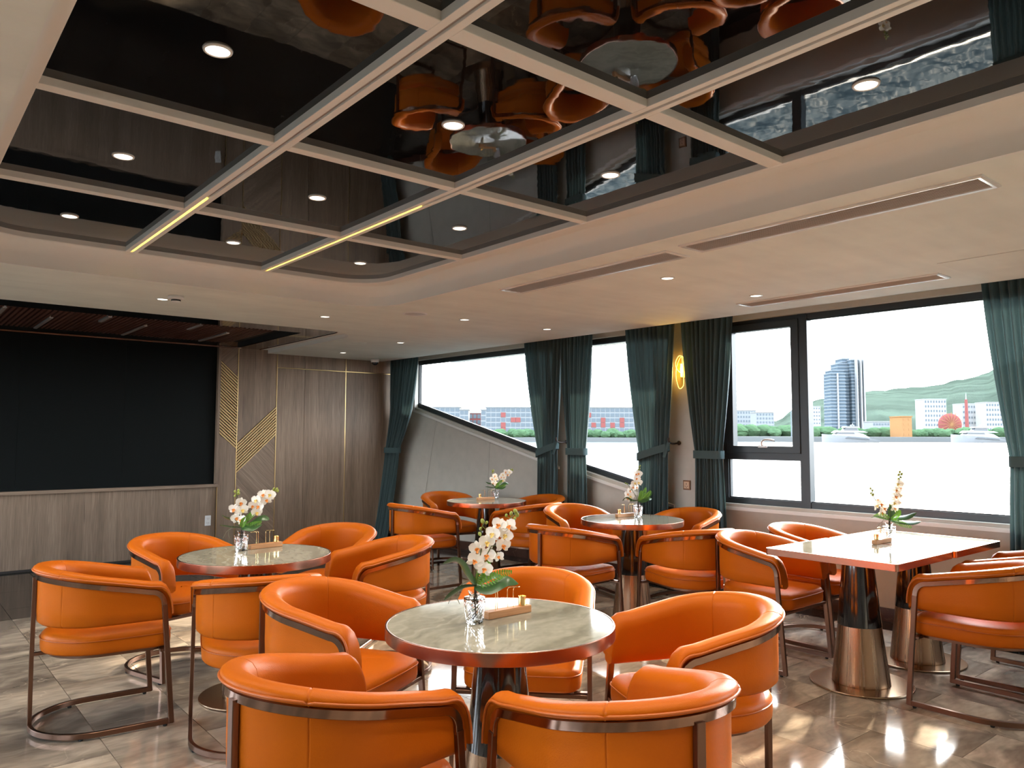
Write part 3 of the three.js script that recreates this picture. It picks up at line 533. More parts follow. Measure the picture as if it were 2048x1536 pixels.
{
  const k = onWall(thing('wall_socket', 'brown square wall socket between two teal curtains', 'socket'));
  mesh('plate', rbox(-0.012, -0.0005, 0.895, 0.985, -1.400, -1.318, 0.004), M.socketBrown, k);
  mesh('face', rbox(-0.015, -0.011, 0.908, 0.972, -1.388, -1.330, 0.002), M.socketFace, k);
  const f = mesh('pin_holes', merge([box(-0.0158, -0.0148, 0.944, 0.958, -1.362, -1.356), box(-0.0158, -0.0148, 0.926, 0.931, -1.375, -1.367), box(-0.0158, -0.0148, 0.926, 0.931, -1.351, -1.343), box(-0.0158, -0.0148, 0.915, 0.921, -1.363, -1.355)]), M.darkHole, k);
  // wall lamp: clear leaves edged with light on a lit stem
  const s = onWall(thing('wall_sconce', 'glowing gold leaf-shaped wall lamp partly behind a teal curtain', 'wall lamp'));
  const u0 = 1.375, leafPts = [[0.0, 0.0], [0.055, 0.05], [0.085, 0.13], [0.075, 0.20], [0.03, 0.265], [-0.02, 0.245], [-0.03, 0.17], [-0.015, 0.09]];
  const at = (p, y, sx, sy) => V3(-0.045, y + p[1] * sy, -(u0 + p[0] * sx));
  mesh('mount', rbox(-0.03, -0.0005, 1.95, 2.10, -u0 - 0.028, -u0 + 0.028, 0.006), M.brightGold, s);
  mesh('lamp_stem', rbox(-0.050, -0.030, 1.96, 2.09, -u0 - 0.012, -u0 + 0.012, 0.004), M.sconceGlow, s);
  for (const [y, sx, sy] of [[2.155, 0.75, -1.15], [2.00, 0.8, 0.62]]) {
    const loop = leafPts.map((p) => at(p, y, sx, sy)), cv = new THREE.CatmullRomCurve3(loop, true);
    const lf = mesh('leaf_plate', new THREE.ExtrudeGeometry(new THREE.Shape(cv.getPoints(40).map((p) => new THREE.Vector2(-p.z, p.y))), { depth: 0.004, bevelEnabled: false }).rotateY(Math.PI / 2).translate(-0.047, 0, 0), M.acrylic, s);
    mesh('glowing_edge', new THREE.TubeGeometry(cv, 60, 0.0028, 6, true), M.sconceGlow, lf);
  }
  const l = new THREE.PointLight(LIN(1, 0.62, 0.15), 0.22, 0, 2); l.position.set(-0.065, 2.03, -u0); l.castShadow = true; s.add(l);
}
// ---------------------------------------------------------------- chairs
const chairParts = (() => {
  const RZ = -0.03, RAD = 0.275, YB = 0.500, zA = 0.150;
  const hStrip = (z) => 0.728 - 0.088 * Math.pow(clamp((z + 0.305) / (0.305 + 0.17), 0, 1.1), 1.15);
  // plan of the U from +x arm round the back to the -x arm
  const plan = []; const seams = [-0.83, 0.83];
  const add = (x, z, nx, nz, k = 0) => plan.push({ x, z, nx, nz, k });
  const frontT = [1, 0.985, 0.94, 0.86, 0.74, 0.58, 0.40, 0.20];
  const frontZ = 0.252;
  // superellipse drop of the front of the arm
  const zf = (t) => lerp(zA, frontZ, Math.pow(Math.sin(t * Math.PI / 2), 0.62)), top = (t) => Math.pow(Math.max(0, Math.cos(t * Math.PI / 2)), 0.62);
  for (const t of frontT) add(RAD, zf(t), 1, 0, t);
  for (const z of [0.15, 0.09, 0.03]) add(RAD, z, 1, 0);
  const angs = []; for (let i = 0; i <= 36; i++) angs.push(Math.PI * i / 36);
  for (const s of seams) for (const e of [-0.022, -0.010, 0, 0.010, 0.022]) angs.push(Math.PI / 2 + s + e);
  angs.sort((a, b) => a - b);
  for (const a of angs) { const sd = Math.min(...seams.map((s) => Math.abs(a - Math.PI / 2 - s))); add(RAD * Math.cos(a), RZ - RAD * Math.sin(a), Math.cos(a), -Math.sin(a), sd < 0.006 ? -1 : 0); }
  for (const z of [0.03, 0.09, 0.15]) add(-RAD, z, -1, 0);
  for (const t of [...frontT].reverse()) add(-RAD, zf(t), -1, 0, t);
  const rings = plan.map((p) => {
    const f = p.k > 0 ? top(p.k) : 1, pin = p.k < 0 ? 0.0035 : 0, hs = hStrip(Math.min(p.z, zA));
    const full = hs + 0.050 - YB, H = Math.max(0.045, full * f), hT = YB + H, th = 0.072 - 0.006 * (p.k > 0 ? p.k : 0);
    const k = clamp(H / 0.10, 0.35, 1), Y = (y) => Math.max(y, YB);
    const mid = (a) => YB + (H - 0.06 * k) * a;
    const q = [[-0.006, YB + 0.016 * k], [-0.004, mid(0.35) + 0.004], [-0.004, mid(0.7)], [-0.003, hT - 0.036 * k], [0.010, hT - 0.033 * k], [0.0165, hT - 0.022 * k], [0.0150, hT - 0.011 * k], [0.004, hT - 0.003 * k], [-0.014, hT], [-0.036, hT - 0.003 * k], [-0.054, hT - 0.013 * k], [-0.066, hT - 0.030 * k], [-th, hT - 0.055 * k], [-th + 0.001, mid(0.55)], [-th + 0.005, mid(0.22) + 0.01 * k], [-th + 0.014, YB + 0.008 * k], [-0.046, YB], [-0.020, YB + 0.002 * k]];
    const cx = -0.032, cy = (YB + hT) / 2;
    return q.map(([n, y]) => { const s = pin / Math.max(0.02, Math.hypot(n - cx, y - cy)); const nn = n + (cx - n) * s, yy = y + (cy - y) * s; return V3(p.x + p.nx * nn, yy, p.z + p.nz * nn); });
  });
  const g = {};
  g.backrest = loft(rings, { cap0: true, cap1: true });
  // the bronze band runs under the roll and bends down at the arms to become the front legs
  const bp = [], bn = [], legTop = [];
  const bendZ = 0.215, bendR = 0.062, arm = (sx) => {
    const p = [], h0 = hStrip(bendZ - bendR);
    for (let i = 0; i <= 8; i++) { const a = Math.PI / 2 * i / 8; p.push(V3(sx * (RAD + 0.003), h0 - bendR * (1 - Math.cos(a)), bendZ - bendR + bendR * Math.sin(a))); }
    p.push(V3(sx * (RAD + 0.003), 0.555, bendZ + 0.003)); return p;
  };
  const right = arm(1).reverse(); bp.push(...right); right.forEach(() => bn.push(V3(1, 0, 0)));
  for (const z of [0.12, 0.06, 0.0]) { bp.push(V3(RAD + 0.003, hStrip(z), z)); bn.push(V3(1, 0, 0)); }
  for (let i = 0; i <= 40; i++) { const a = Math.PI * i / 40, z = RZ - RAD * Math.sin(a); bp.push(V3((RAD + 0.003) * Math.cos(a), hStrip(z), RZ - (RAD + 0.003) * Math.sin(a))); bn.push(V3(Math.cos(a), 0, -Math.sin(a))); }
  for (const z of [0.0, 0.06, 0.12]) { bp.push(V3(-RAD - 0.003, hStrip(z), z)); bn.push(V3(-1, 0, 0)); }
  const left = arm(-1); bp.push(...left); left.forEach(() => bn.push(V3(-1, 0, 0)));
  g.band = sweep(bp, bn, rect(0.0065, 0.0125, 0.0015), { crease: 0.5 });
  g.leg = (sx) => sweep([V3(sx * (RAD + 0.003), 0.575, bendZ + 0.001), V3(sx * (RAD + 0.004), 0.30, bendZ + 0.024), V3(sx * (RAD + 0.005), 0.012, bendZ + 0.047)], [V3(sx, 0, 0), V3(sx, 0, 0), V3(sx, 0, 0)], rect(0.0095, 0.0125, 0.002), { crease: 0.5 });
  g.rear = sweep([V3(0, 0.722, RZ - RAD - 0.007), V3(0, 0.3, RZ - RAD - 0.007), V3(0, 0.012, RZ - RAD - 0.004)], [V3(0, 0, -1), V3(0, 0, -1), V3(0, 0, -1)], rect(0.0095, 0.0135, 0.002), { crease: 0.5 });
  // base loop on the floor
  const lp = [], ln = [], rb = RAD + 0.004; lp.push(V3(rb, 0.022, bendZ + 0.055)); ln.push(V3(1, 0, 0));
  lp.push(V3(rb, 0.022, 0.10)); ln.push(V3(1, 0, 0));
  for (let i = 0; i <= 36; i++) { const a = Math.PI * i / 36; lp.push(V3(rb * Math.cos(a), 0.022, RZ - rb * Math.sin(a))); ln.push(V3(Math.cos(a), 0, -Math.sin(a))); }
  lp.push(V3(-rb, 0.022, 0.10)); ln.push(V3(-1, 0, 0)); lp.push(V3(-rb, 0.022, bendZ + 0.055)); ln.push(V3(-1, 0, 0));
  g.base = sweep(lp, ln, rect(0.0095, 0.0125, 0.002), { crease: 0.5 });
  g.glide = lathe([[0, 0], [0.008, 0], [0.010, 0.004], [0.009, 0.012], [0, 0.012]], 12);
  g.glideAt = [[rb, 0.235], [-rb, 0.235], [rb * 0.94, -0.12], [-rb * 0.94, -0.12]];
  // piping under the roll
  const pp = []; plan.forEach((p, i) => { if (p.k > 0.95) return; const r = rings[i][5]; pp.push(r.clone().addScaledVector(V3(p.nx, -0.4, p.nz), 0.0016)); });
  g.piping = new THREE.TubeGeometry(new THREE.CatmullRomCurve3(pp), 110, 0.0042, 6, false);
  // D-shaped seat
  const outl = []; const SW = 0.243, SB = 0.262;
  const corner = 0.075, zF = 0.268;
  for (let i = 0; i <= 8; i++) { const a = Math.PI / 2 * (1 - i / 8); outl.push([SW - corner + corner * Math.cos(a), zF - corner + corner * Math.sin(a)]); }
  for (let i = 0; i <= 24; i++) { const a = Math.PI * i / 24; outl.push([SW * Math.cos(a), -0.02 - SB * Math.sin(a)]); }
  for (let i = 0; i <= 8; i++) { const a = Math.PI / 2 * i / 8; outl.push([-SW + corner - corner * Math.cos(a), zF - corner + corner * Math.sin(a)]); }
  for (const x of [-0.10, -0.03, 0.04, 0.11]) outl.push([x, zF + 0.004]);
  const cz = -0.005, ringAt = (ins, y) => outl.map(([x, z]) => { const l = Math.hypot(x, z - cz), s = Math.max(0, 1 - ins / l); return V3(x * s, y, cz + (z - cz) * s); });
  const sp = [[0.30, 0.366], [0.03, 0.366], [0.010, 0.370], [0.002, 0.380], [0, 0.400], [0.001, 0.425], [0.0035, 0.433], [0.002, 0.437], [0.006, 0.449], [0.016, 0.459], [0.034, 0.465], [0.07, 0.470], [0.13, 0.474], [0.30, 0.476]];
  g.seat = loft(sp.map(([i, y]) => ringAt(i, y)), {});
  const wl = ringAt(-0.0005, 0.4345); g.welt = new THREE.TubeGeometry(new THREE.CatmullRomCurve3(wl, true), 120, 0.0028, 5, true);
  g.frame = merge([sweep([V3(RAD, 0.352, bendZ + 0.018), V3(-RAD, 0.352, bendZ + 0.018)], [V3(0, 1, 0), V3(0, 1, 0)], rect(0.008, 0.010, 0.001), { crease: 0.5 }), loft([ringAt(0.035, 0.366), ringAt(0.035, 0.352), ringAt(0.065, 0.352), ringAt(0.065, 0.366)], { crease: 0.5 }).toNonIndexed ? loft([ringAt(0.035, 0.366), ringAt(0.035, 0.352), ringAt(0.065, 0.352), ringAt(0.065, 0.366)], { crease: 0.5 }) : null, box(-0.012, 0.012, 0.352, 0.366, RZ - RAD - 0.005, -0.2), box(RAD - 0.06, RAD, 0.353, 0.365, bendZ - 0.01, bendZ + 0.012), box(-RAD, -RAD + 0.06, 0.353, 0.365, bendZ - 0.01, bendZ + 0.012)]);
  g.legs = [g.leg(1), g.leg(-1)];
  return g;
})();
function chair(x, z, deg, label, group) {
  const o = thing('armchair', label, 'chair', [x, 0, z], deg * R2, group), g = chairParts;
  const b = mesh('backrest', g.backrest, M.leather, o); mesh('piping', g.piping, M.piping, b);
  const s = mesh('seat', g.seat, M.leather, o); mesh('welt', g.welt, M.piping, s);
  mesh('metal_band', g.band, M.bronze, o); for (const l of g.legs) mesh('leg', l, M.bronzeDark, o); mesh('leg', g.rear, M.bronzeDark, o);
  const br = mesh('base_rail', g.base, M.bronzeDark, o); for (const [gx, gz] of g.glideAt) mesh('glide', g.glide, M.darkHole, br).position.set(gx, 0, gz);
  mesh('seat_frame', g.frame, M.bronzeDark, o); return o;
}
const G1 = 'armchairs at the nearest round table', G2 = 'armchairs at the left round table', G3 = 'armchairs at the round table by the narrow window', G4 = 'armchairs at the farthest round table', G5 = 'armchairs at the square tables';
chair(1.055, -2.052, 96.1, 'orange armchair in the foreground left, back turned, facing the nearest round table', G1);
chair(1.602, -1.467, 169.2, 'orange armchair in the foreground centre right, cut by the bottom edge, back turned', G1);
chair(1.524, -2.961, 27.7, 'orange armchair at the left of the nearest round table, open side towards the camera', G1);
chair(2.422, -1.832, 247.5, 'orange armchair right of the nearest round table, wide open back facing left', G1);
chair(2.245, -2.599, 312.9, 'orange armchair behind the nearest round table, facing the camera behind the orchid', G1);
chair(0.933, -4.295, 85.1, 'orange armchair at the far left, seen whole from its side with its floor loop', G2);
chair(1.496, -4.968, 17.0, 'orange armchair behind the left round table on its left side', G2);
chair(2.425, -4.85, 310.2, 'orange armchair behind the left round table on its right side', G2);
chair(2.385, -4.12, 260.0, 'orange armchair right of the left round table, back turned to the windows', G2);
chair(1.439, -3.628, 162.6, 'orange armchair in front of the left round table, rear leg towards the camera', G2);
chair(4.869, -4.945, 343.7, 'orange armchair behind the round table by the narrow window, left side', G3);
chair(3.921, -4.073, 94.7, 'orange armchair left of the round table by the narrow window, back turned', G3);
chair(5.345, -4.147, 274.9, 'orange armchair behind the round table by the narrow window, near the wall socket', G3);
chair(4.476, -3.42, 162.1, 'orange armchair in front of the round table by the narrow window, on its right', G3);
chair(4.873, -6.957, 346.7, 'orange armchair behind the farthest round table, against the leaning wall panels', G4);
chair(4.000, -6.159, 89.9, 'orange armchair left of the farthest round table, near the corner curtain', G4);
chair(5.360, -6.085, 272, 'orange armchair at the far right of the farthest round table, below a tied curtain', G4);
chair(4.866, -5.605, 187.2, 'orange armchair in front of the farthest round table, on its right', G4);
chair(4.410, -2.768, 2, 'orange armchair left of the square tables, the nearer one', G5);
chair(5.085, -2.810, 0, 'orange armchair left of the square tables, the one by the window', G5);
chair(4.485, -1.570, 180, 'orange armchair right of the square tables, the nearer one, cut by the right edge', G5);
chair(5.160, -1.590, 180, 'orange armchair right of the square tables, the farther one, mostly hidden', G5);
// ---------------------------------------------------------------- tables
const TY = 0.75;
const tableGeo = {
  lower: lathe([[0.152, 0.012], [0.155, 0.016], [0.153, 0.030], [0.116, 0.330], [0.110, 0.3305]], 64),
  upper: lathe([[0.1155, 0.330], [0.118, 0.331], [0.082, TY - 0.05], [0.080, TY - 0.045]], 64),
  disc: lathe([[0, 0.0], [0.272, 0.0], [0.275, 0.003], [0.275, 0.009], [0.272, 0.012], [0, 0.012]], 72),
  spider: merge([rbox(-0.16, 0.16, TY - 0.048, TY - 0.040, -0.02, 0.02, 0.002), rbox(-0.02, 0.02, TY - 0.048, TY - 0.040, -0.16, 0.16, 0.002)]),
  top: lathe([[0, TY], [0.3905, TY], [0.392, TY - 0.0012], [0.392, TY - 0.02], [0, TY - 0.02]], 96),
  rim: lathe([[0.392, TY - 0.001], [0.393, TY + 0.0008], [0.3985, TY + 0.0006], [0.400, TY - 0.001], [0.400, TY - 0.040], [0.398, TY - 0.042], [0.385, TY - 0.042], [0.385, TY - 0.02]], 96),
};
worldPlanarUV(tableGeo.top);
function worldPlanarUV(g) { const p = g.attributes.position, u = g.attributes.uv; for (let i = 0; i < p.count; i++) u.setXY(i, p.getX(i) + 0.5, p.getZ(i) * 0.97 + 0.2); }
{ const b = tableGeo.lower.attributes.uv; }
function roundTable(x, z, turn, label) {
  const o = thing('round_table', label, 'table', [x, 0, z], turn, 'round marble tables');
  mesh('marble_top', tableGeo.top, M.marble, o); mesh('rim', tableGeo.rim, M.rim, o); column(o); return o;
}
function column(o) { mesh('column_upper', tableGeo.upper, M.blackGloss, o); mesh('column_lower', tableGeo.lower, M.bronzeBrush, o); mesh('base', tableGeo.disc, M.baseDisc, o); mesh('support', tableGeo.spider, M.bronzeDark, o); }
roundTable(1.72, -2.136, 0.3, 'round marble table nearest the camera, holding a tall orchid');
roundTable(1.641, -4.176, 1.2, 'round marble table at the left, in front of the wood wall');
roundTable(4.611, -4.083, 2.2, 'round marble table in front of the narrow raked window');
roundTable(4.77, -6.152, 0.8, 'smallest-looking round marble table, farthest back by the leaning wall');
function squareTable(x, z, label) {
  const o = thing('square_table', label, 'table', [x, 0, z], 0, 'square marble tables'), a = 0.349, b = 0.378;
  const s = (w, d, r) => { const q = new THREE.Shape(); q.moveTo(-w + r, -d); q.lineTo(w - r, -d); q.absarc(w - r, -d + r, r, -Math.PI / 2, 0); q.lineTo(w, d - r); q.absarc(w - r, d - r, r, 0, Math.PI / 2); q.lineTo(-w + r, d); q.absarc(-w + r, d - r, r, Math.PI / 2, Math.PI); q.lineTo(-w, -d + r); q.absarc(-w + r, -d + r, r, Math.PI, 1.5 * Math.PI); return q; };
  mesh('marble_top', worldUV(new THREE.ExtrudeGeometry(s(a - 0.008, b - 0.008, 0.012), { depth: 0.02, bevelEnabled: false }).rotateX(Math.PI / 2).translate(0, TY, 0), 0.2, x, z), M.marble, o);
  const q = s(a, b, 0.018); q.holes.push(new THREE.Path(s(a - 0.008, b - 0.008, 0.012).getPoints(6)));
  mesh('rim', new THREE.ExtrudeGeometry(q, { depth: 0.036, bevelEnabled: true, bevelSize: 0.001, bevelThickness: 0.001, bevelSegments: 1, curveSegments: 6 }).rotateX(Math.PI / 2).translate(0, TY - 0.0005, 0), M.rim, o);
  column(o);
}
squareTable(4.385, -2.172, 'square marble table nearer the camera, pushed against a second one');
squareTable(5.105, -2.165, 'square marble table by the wide window, holding an orchid');
// ---------------------------------------------------------------- on the tables
const petalGeo = (len, wid, cup, seg = 6) => {   // a petal along +y from the origin, cupped towards +z
  const rows = [];
  for (let j = 0; j <= seg; j++) { const t = j / seg, w = wid * Math.pow(Math.sin(Math.PI * Math.min(1, 0.08 + 0.92 * t)), 0.55) * (t > 0.98 ? 0.35 : 1) * (0.45 + 0.55 * sstep(0, 0.45, t)); const r = []; for (let i = -3; i <= 3; i++) { const a = i / 3; r.push(V3(w * a, len * t, cup * (t * t * 0.8 + a * a * 0.5 * t))); } rows.push(r); }
  return loft(rows, { closed: false });
};
const flowerGeo = (() => {
  const out = [];
  for (const a of [0, 128, -128]) out.push(petalGeo(0.027, 0.0085, -0.004).rotateZ(a * R2));            // sepals
  for (const a of [68, -68]) out.push(petalGeo(0.030, 0.0165, 0.004).rotateZ(a * R2).translate(0, 0.001, 0.002));   // broad petals
  return merge(out);
})();
const lipGeo = merge([petalGeo(0.013, 0.005, 0.008).rotateZ(Math.PI).translate(0, -0.001, 0.004), petalGeo(0.009, 0.004, 0.006).rotateZ(1.9).translate(0, 0, 0.004), petalGeo(0.009, 0.004, 0.006).rotateZ(-1.9).translate(0, 0, 0.004), new THREE.SphereGeometry(0.0036, 8, 6).translate(0, 0.001, 0.005)]);
const budGeo = new THREE.SphereGeometry(0.0075, 10, 8).scale(0.85, 1.15, 0.85);
function leafGeo(pts, w) {
  const c = new THREE.CatmullRomCurve3(pts), rows = [], N = 14;
  for (let i = 0; i <= N; i++) { const t = i / N, p = c.getPoint(t), d = c.getTangent(t), s = V3(0, 0, 1).addScaledVector(d, -d.z).normalize().applyAxisAngle(d, 0.5), up = d.clone().cross(s), wd = w * Math.pow(Math.sin(Math.PI * (0.06 + 0.94 * t)), 0.7) + 0.002; const r = []; for (let k = -3; k <= 3; k++) { const a = k / 3; r.push(p.clone().addScaledVector(s, wd * a).addScaledVector(up, 0.18 * wd * (a * a) * (1))); } rows.push(r); }
  return loft(rows, { closed: false });
}
function fernGeo(pts) {
  const c = new THREE.CatmullRomCurve3(pts), out = [tube(pts, 0.0011, 5, 14)];
  for (let i = 2; i <= 15; i++) { const t = i / 15.5, p = c.getPoint(t), d = c.getTangent(t), len = 0.020 * Math.sin(Math.PI * (0.15 + 0.8 * t)) + 0.003; for (const s of [-1, 1]) { const g = petalGeo(len, 0.0038, 0.002, 3); const q = V3(0, 0, 1).cross(d).normalize().multiplyScalar(s).addScaledVector(d, 0.45).addScaledVector(V3(0, 0, 1), 0.25).normalize(); g.applyQuaternion(new THREE.Quaternion().setFromUnitVectors(V3(0, 1, 0), q)); out.push(g.translate(p.x, p.y, p.z)); } }
  return merge(out);
}
function orchid(x, z, label, spec, sc = 1) {
  const o = thing('orchid', label, 'flowers', [x, TY + 0.012, z], -YAW, 'orchid centrepieces'); o.scale.setScalar(sc);
  const dy = -0.012;
  for (const st of spec.stems) mesh('stem', tube([V3(0, 0.02, 0), V3(0.002, 0.10, 0), ...st.map(([a, b], i) => V3(a, b + dy, 0.012 * Math.sin(i * 2.1)))], 0.0019, 6, 30), M.stem, o);
  mesh('root_ball', merge([tube([V3(-0.012, 0.006, 0), V3(-0.004, 0.05, 0.004), V3(0.002, 0.09, 0), V3(0.003, 0.12, 0)], 0.005, 6, 14), tube([V3(0.012, 0.012, 0.004), V3(0.008, 0.06, 0), V3(0.003, 0.11, 0)], 0.003, 6, 10), tube([V3(-0.006, 0.02, -0.01), V3(0.0, 0.07, -0.004), V3(0, 0.11, 0)], 0.003, 6, 10)]), M.rootDark, o);
  spec.flowers.forEach(([a, b, s = 1], i) => {
    const f = mesh('flower', flowerGeo, M.petal, o); f.position.set(a, b + dy, 0.014 + 0.016 * ((i * 37 % 10) / 10 - 0.4)); f.scale.setScalar(s * spec.size);
    f.rotation.set(rr(-0.35, 0.15), rr(-0.55, 0.55) + spec.face, rr(-0.5, 0.5)); mesh('lip', lipGeo, i % 3 === 2 ? M.lipYellow : M.lip, f);
    const near = spec.stems.flat().reduce((m, p) => (Math.hypot(p[0] - a, p[1] - b) < Math.hypot(m[0] - a, m[1] - b) ? p : m));
    mesh('flower_stalk', tube([V3(a, b + dy, f.position.z - 0.003), V3((a + near[0]) / 2, (b + near[1]) / 2 + dy + 0.004, 0.004), V3(near[0], near[1] + dy, 0)], 0.0011, 5, 8), M.stem, o);
  });
  spec.buds.forEach(([a, b], i) => {
    const m = mesh('bud', budGeo, M.bud, o); m.position.set(a, b + dy, rr(-0.008, 0.010)); const s = rr(0.7, 1.1) * spec.size; m.scale.setScalar(s); m.rotation.z = rr(-0.6, 0.6);
    const near = spec.stems.flat().reduce((q, p) => (Math.hypot(p[0] - a, p[1] - b) < Math.hypot(q[0] - a, q[1] - b) ? p : q));
    mesh('bud_stalk', tube([m.position.clone(), V3((a + near[0]) / 2, (b + near[1]) / 2 + dy - 0.004, 0), V3(near[0], near[1] + dy, 0)], 0.001, 5, 6), M.bud, o);
  });
  for (const [pts, w] of spec.leaves) mesh('leaf', leafGeo([V3(0.001, 0.115, 0), ...pts.map((p) => V3(p[0], p[1] + dy, p[2] ?? 0))], w), M.leaf, o);
  for (const pts of spec.ferns) mesh('fern_frond', fernGeo([V3(0.001, 0.112, 0.004), ...pts.map((p) => V3(p[0], p[1] + dy, p[2] ?? 0.02))]), M.fern, o);
  mesh('air_root', merge([tube([V3(-0.002, 0.118, 0.01), V3(-0.02, 0.135, 0.02), V3(-0.05, 0.12, 0.03), V3(-0.06, 0.085, 0.03), V3(-0.05, 0.06, 0.035)], 0.0012, 5, 16), tube([V3(0, 0.115, 0.01), V3(-0.03, 0.118, 0.03), V3(-0.07, 0.10, 0.03), V3(-0.09, 0.06, 0.03)], 0.0011, 5, 16)]), M.root, o);
  return o;
}
const SP1 = { size: 1.02, face: 0.0, stems: [[[0.004, 0.18], [0.022, 0.25], [0.020, 0.30], [0.026, 0.335], [0.036, 0.35]], [[0.02, 0.19], [0.055, 0.26], [0.085, 0.315], [0.108, 0.345], [0.125, 0.362], [0.142, 0.378]]],
  flowers: [[0.007, 0.257], [0, 0.2145, 1.08], [0.041, 0.278, 1.05], [0.0425, 0.232, 1.08], [0.035, 0.188], [0.064, 0.3085], [0.085, 0.338], [0.12, 0.335], [0.108, 0.305, 0.95], [0.097, 0.268], [0.084, 0.228, 0.7]],
  buds: [[0.019, 0.326], [0.026, 0.352], [0.042, 0.322], [0.040, 0.345], [0.016, 0.306], [0.1095, 0.371], [0.126, 0.377], [0.141, 0.386], [0.147, 0.373], [0.139, 0.361]],
  leaves: [[[[-0.025, 0.165, 0.01], [-0.06, 0.215, 0.015], [-0.112, 0.203, 0.01]], 0.030], [[[-0.04, 0.125, 0.03], [-0.075, 0.105, 0.035], [-0.104, 0.083, 0.03]], 0.020], [[[0.05, 0.125, 0.02], [0.11, 0.15, 0.01], [0.152, 0.135, 0]], 0.030], [[[0.02, 0.14, -0.04], [0.05, 0.15, -0.09], [0.09, 0.14, -0.13]], 0.022]],
  ferns: [[[0.05, 0.15], [0.09, 0.172], [0.130, 0.180]], [[0.025, 0.17, -0.02], [0.05, 0.21, -0.03]]] };
const SP2 = { size: 1.15, face: 0.1, stems: [[[-0.008, 0.17], [-0.014, 0.22], [-0.018, 0.27], [-0.028, 0.305], [-0.030, 0.325]], [[0.035, 0.17], [0.075, 0.225], [0.105, 0.275], [0.14, 0.31], [0.165, 0.325], [0.195, 0.342]]],
  flowers: [[-0.006, 0.268], [-0.037, 0.232], [0.008, 0.228, 1.05], [-0.026, 0.182], [0.008, 0.172], [0.088, 0.215], [0.10, 0.248], [0.066, 0.252, 0.9], [0.088, 0.283], [0.124, 0.314], [0.14, 0.283], [0.164, 0.314]],
  buds: [[-0.031, 0.318], [-0.026, 0.335], [-0.04, 0.33], [-0.02, 0.322], [-0.038, 0.308], [0.185, 0.336], [0.196, 0.345], [0.20, 0.335], [0.178, 0.345]],
  leaves: [[[[-0.04, 0.165, 0], [-0.09, 0.18, 0], [-0.115, 0.198, 0]], 0.020], [[[-0.05, 0.132, 0.02], [-0.09, 0.138, 0.02], [-0.12, 0.142, 0.01]], 0.013], [[[0.05, 0.15, 0], [0.11, 0.185, -0.01], [0.155, 0.172, 0]], 0.036], [[[0.03, 0.135, 0.03], [0.08, 0.13, 0.04], [0.125, 0.15, 0.03]], 0.022]],
  ferns: [[[0.03, 0.17], [0.06, 0.20], [0.075, 0.22]], [[0.04, 0.14], [0.085, 0.15], [0.12, 0.165]], [[0.02, 0.16, 0.03], [0.035, 0.19, 0.03]]] };
const SP3 = { size: 1.1, face: 0.2, stems: [[[-0.03, 0.17], [-0.065, 0.225], [-0.085, 0.265], [-0.10, 0.30], [-0.11, 0.325]], [[0.01, 0.18], [0.035, 0.25], [0.055, 0.31], [0.065, 0.36], [0.074, 0.40], [0.08, 0.42]]],
  flowers: [[-0.075, 0.252], [-0.055, 0.228], [-0.085, 0.215], [-0.035, 0.20], [-0.055, 0.175], [0.03, 0.235], [0.06, 0.24], [0.035, 0.275], [0.066, 0.285], [0.045, 0.315], [0.07, 0.33], [0.055, 0.355], [0.078, 0.36, 0.85], [0.03, 0.20]],
  buds: [[-0.095, 0.285], [-0.112, 0.295], [-0.10, 0.312], [-0.115, 0.325], [0.067, 0.385], [0.082, 0.395], [0.072, 0.41], [0.088, 0.415], [0.078, 0.428]],
  leaves: [[[[0.06, 0.14, 0], [0.12, 0.15, 0], [0.175, 0.175, 0]], 0.022], [[[0.06, 0.12, 0.03], [0.13, 0.115, 0.03], [0.19, 0.122, 0.02]], 0.020], [[[0.02, 0.17, -0.01], [0.03, 0.20, -0.02], [0.02, 0.235, -0.02]], 0.026], [[[-0.03, 0.135, -0.03], [-0.06, 0.14, -0.05], [-0.09, 0.13, -0.06]], 0.014]],
  ferns: [[[-0.03, 0.15], [-0.07, 0.158], [-0.105, 0.155]], [[0.03, 0.12, 0.03], [0.07, 0.105, 0.04], [0.12, 0.085, 0.04]], [[0.04, 0.16], [0.06, 0.19]]] };
const SP4 = { size: 1.1, face: 0.2, stems: [[[-0.02, 0.17], [-0.05, 0.215], [-0.075, 0.25], [-0.095, 0.27]], [[-0.005, 0.20], [-0.015, 0.27], [0.0, 0.33], [0.012, 0.37], [0.016, 0.40]]],
  flowers: [[-0.07, 0.205], [-0.09, 0.18], [-0.06, 0.165], [-0.085, 0.145], [-0.045, 0.235], [-0.025, 0.27], [-0.015, 0.235, 0.9], [-0.01, 0.305], [0.005, 0.275], [-0.02, 0.34], [0.008, 0.345]],
  buds: [[-0.085, 0.262], [-0.10, 0.268], [0.006, 0.375], [0.016, 0.385], [0.012, 0.40], [0.02, 0.41]],
  leaves: [[[[0.05, 0.165, 0], [0.09, 0.185, 0], [0.115, 0.20, 0]], 0.034], [[[-0.05, 0.125, 0.01], [-0.095, 0.145, 0.01], [-0.125, 0.125, 0]], 0.022], [[[0.04, 0.135, 0.02], [0.08, 0.15, 0.02], [0.11, 0.145, 0.01]], 0.028]],
  ferns: [[[0.03, 0.16], [0.05, 0.20], [0.06, 0.235]], [[0.05, 0.15, 0.02], [0.08, 0.18, 0.02], [0.10, 0.21, 0.02]], [[0.02, 0.17, 0.02], [0.025, 0.21, 0.02]]] };
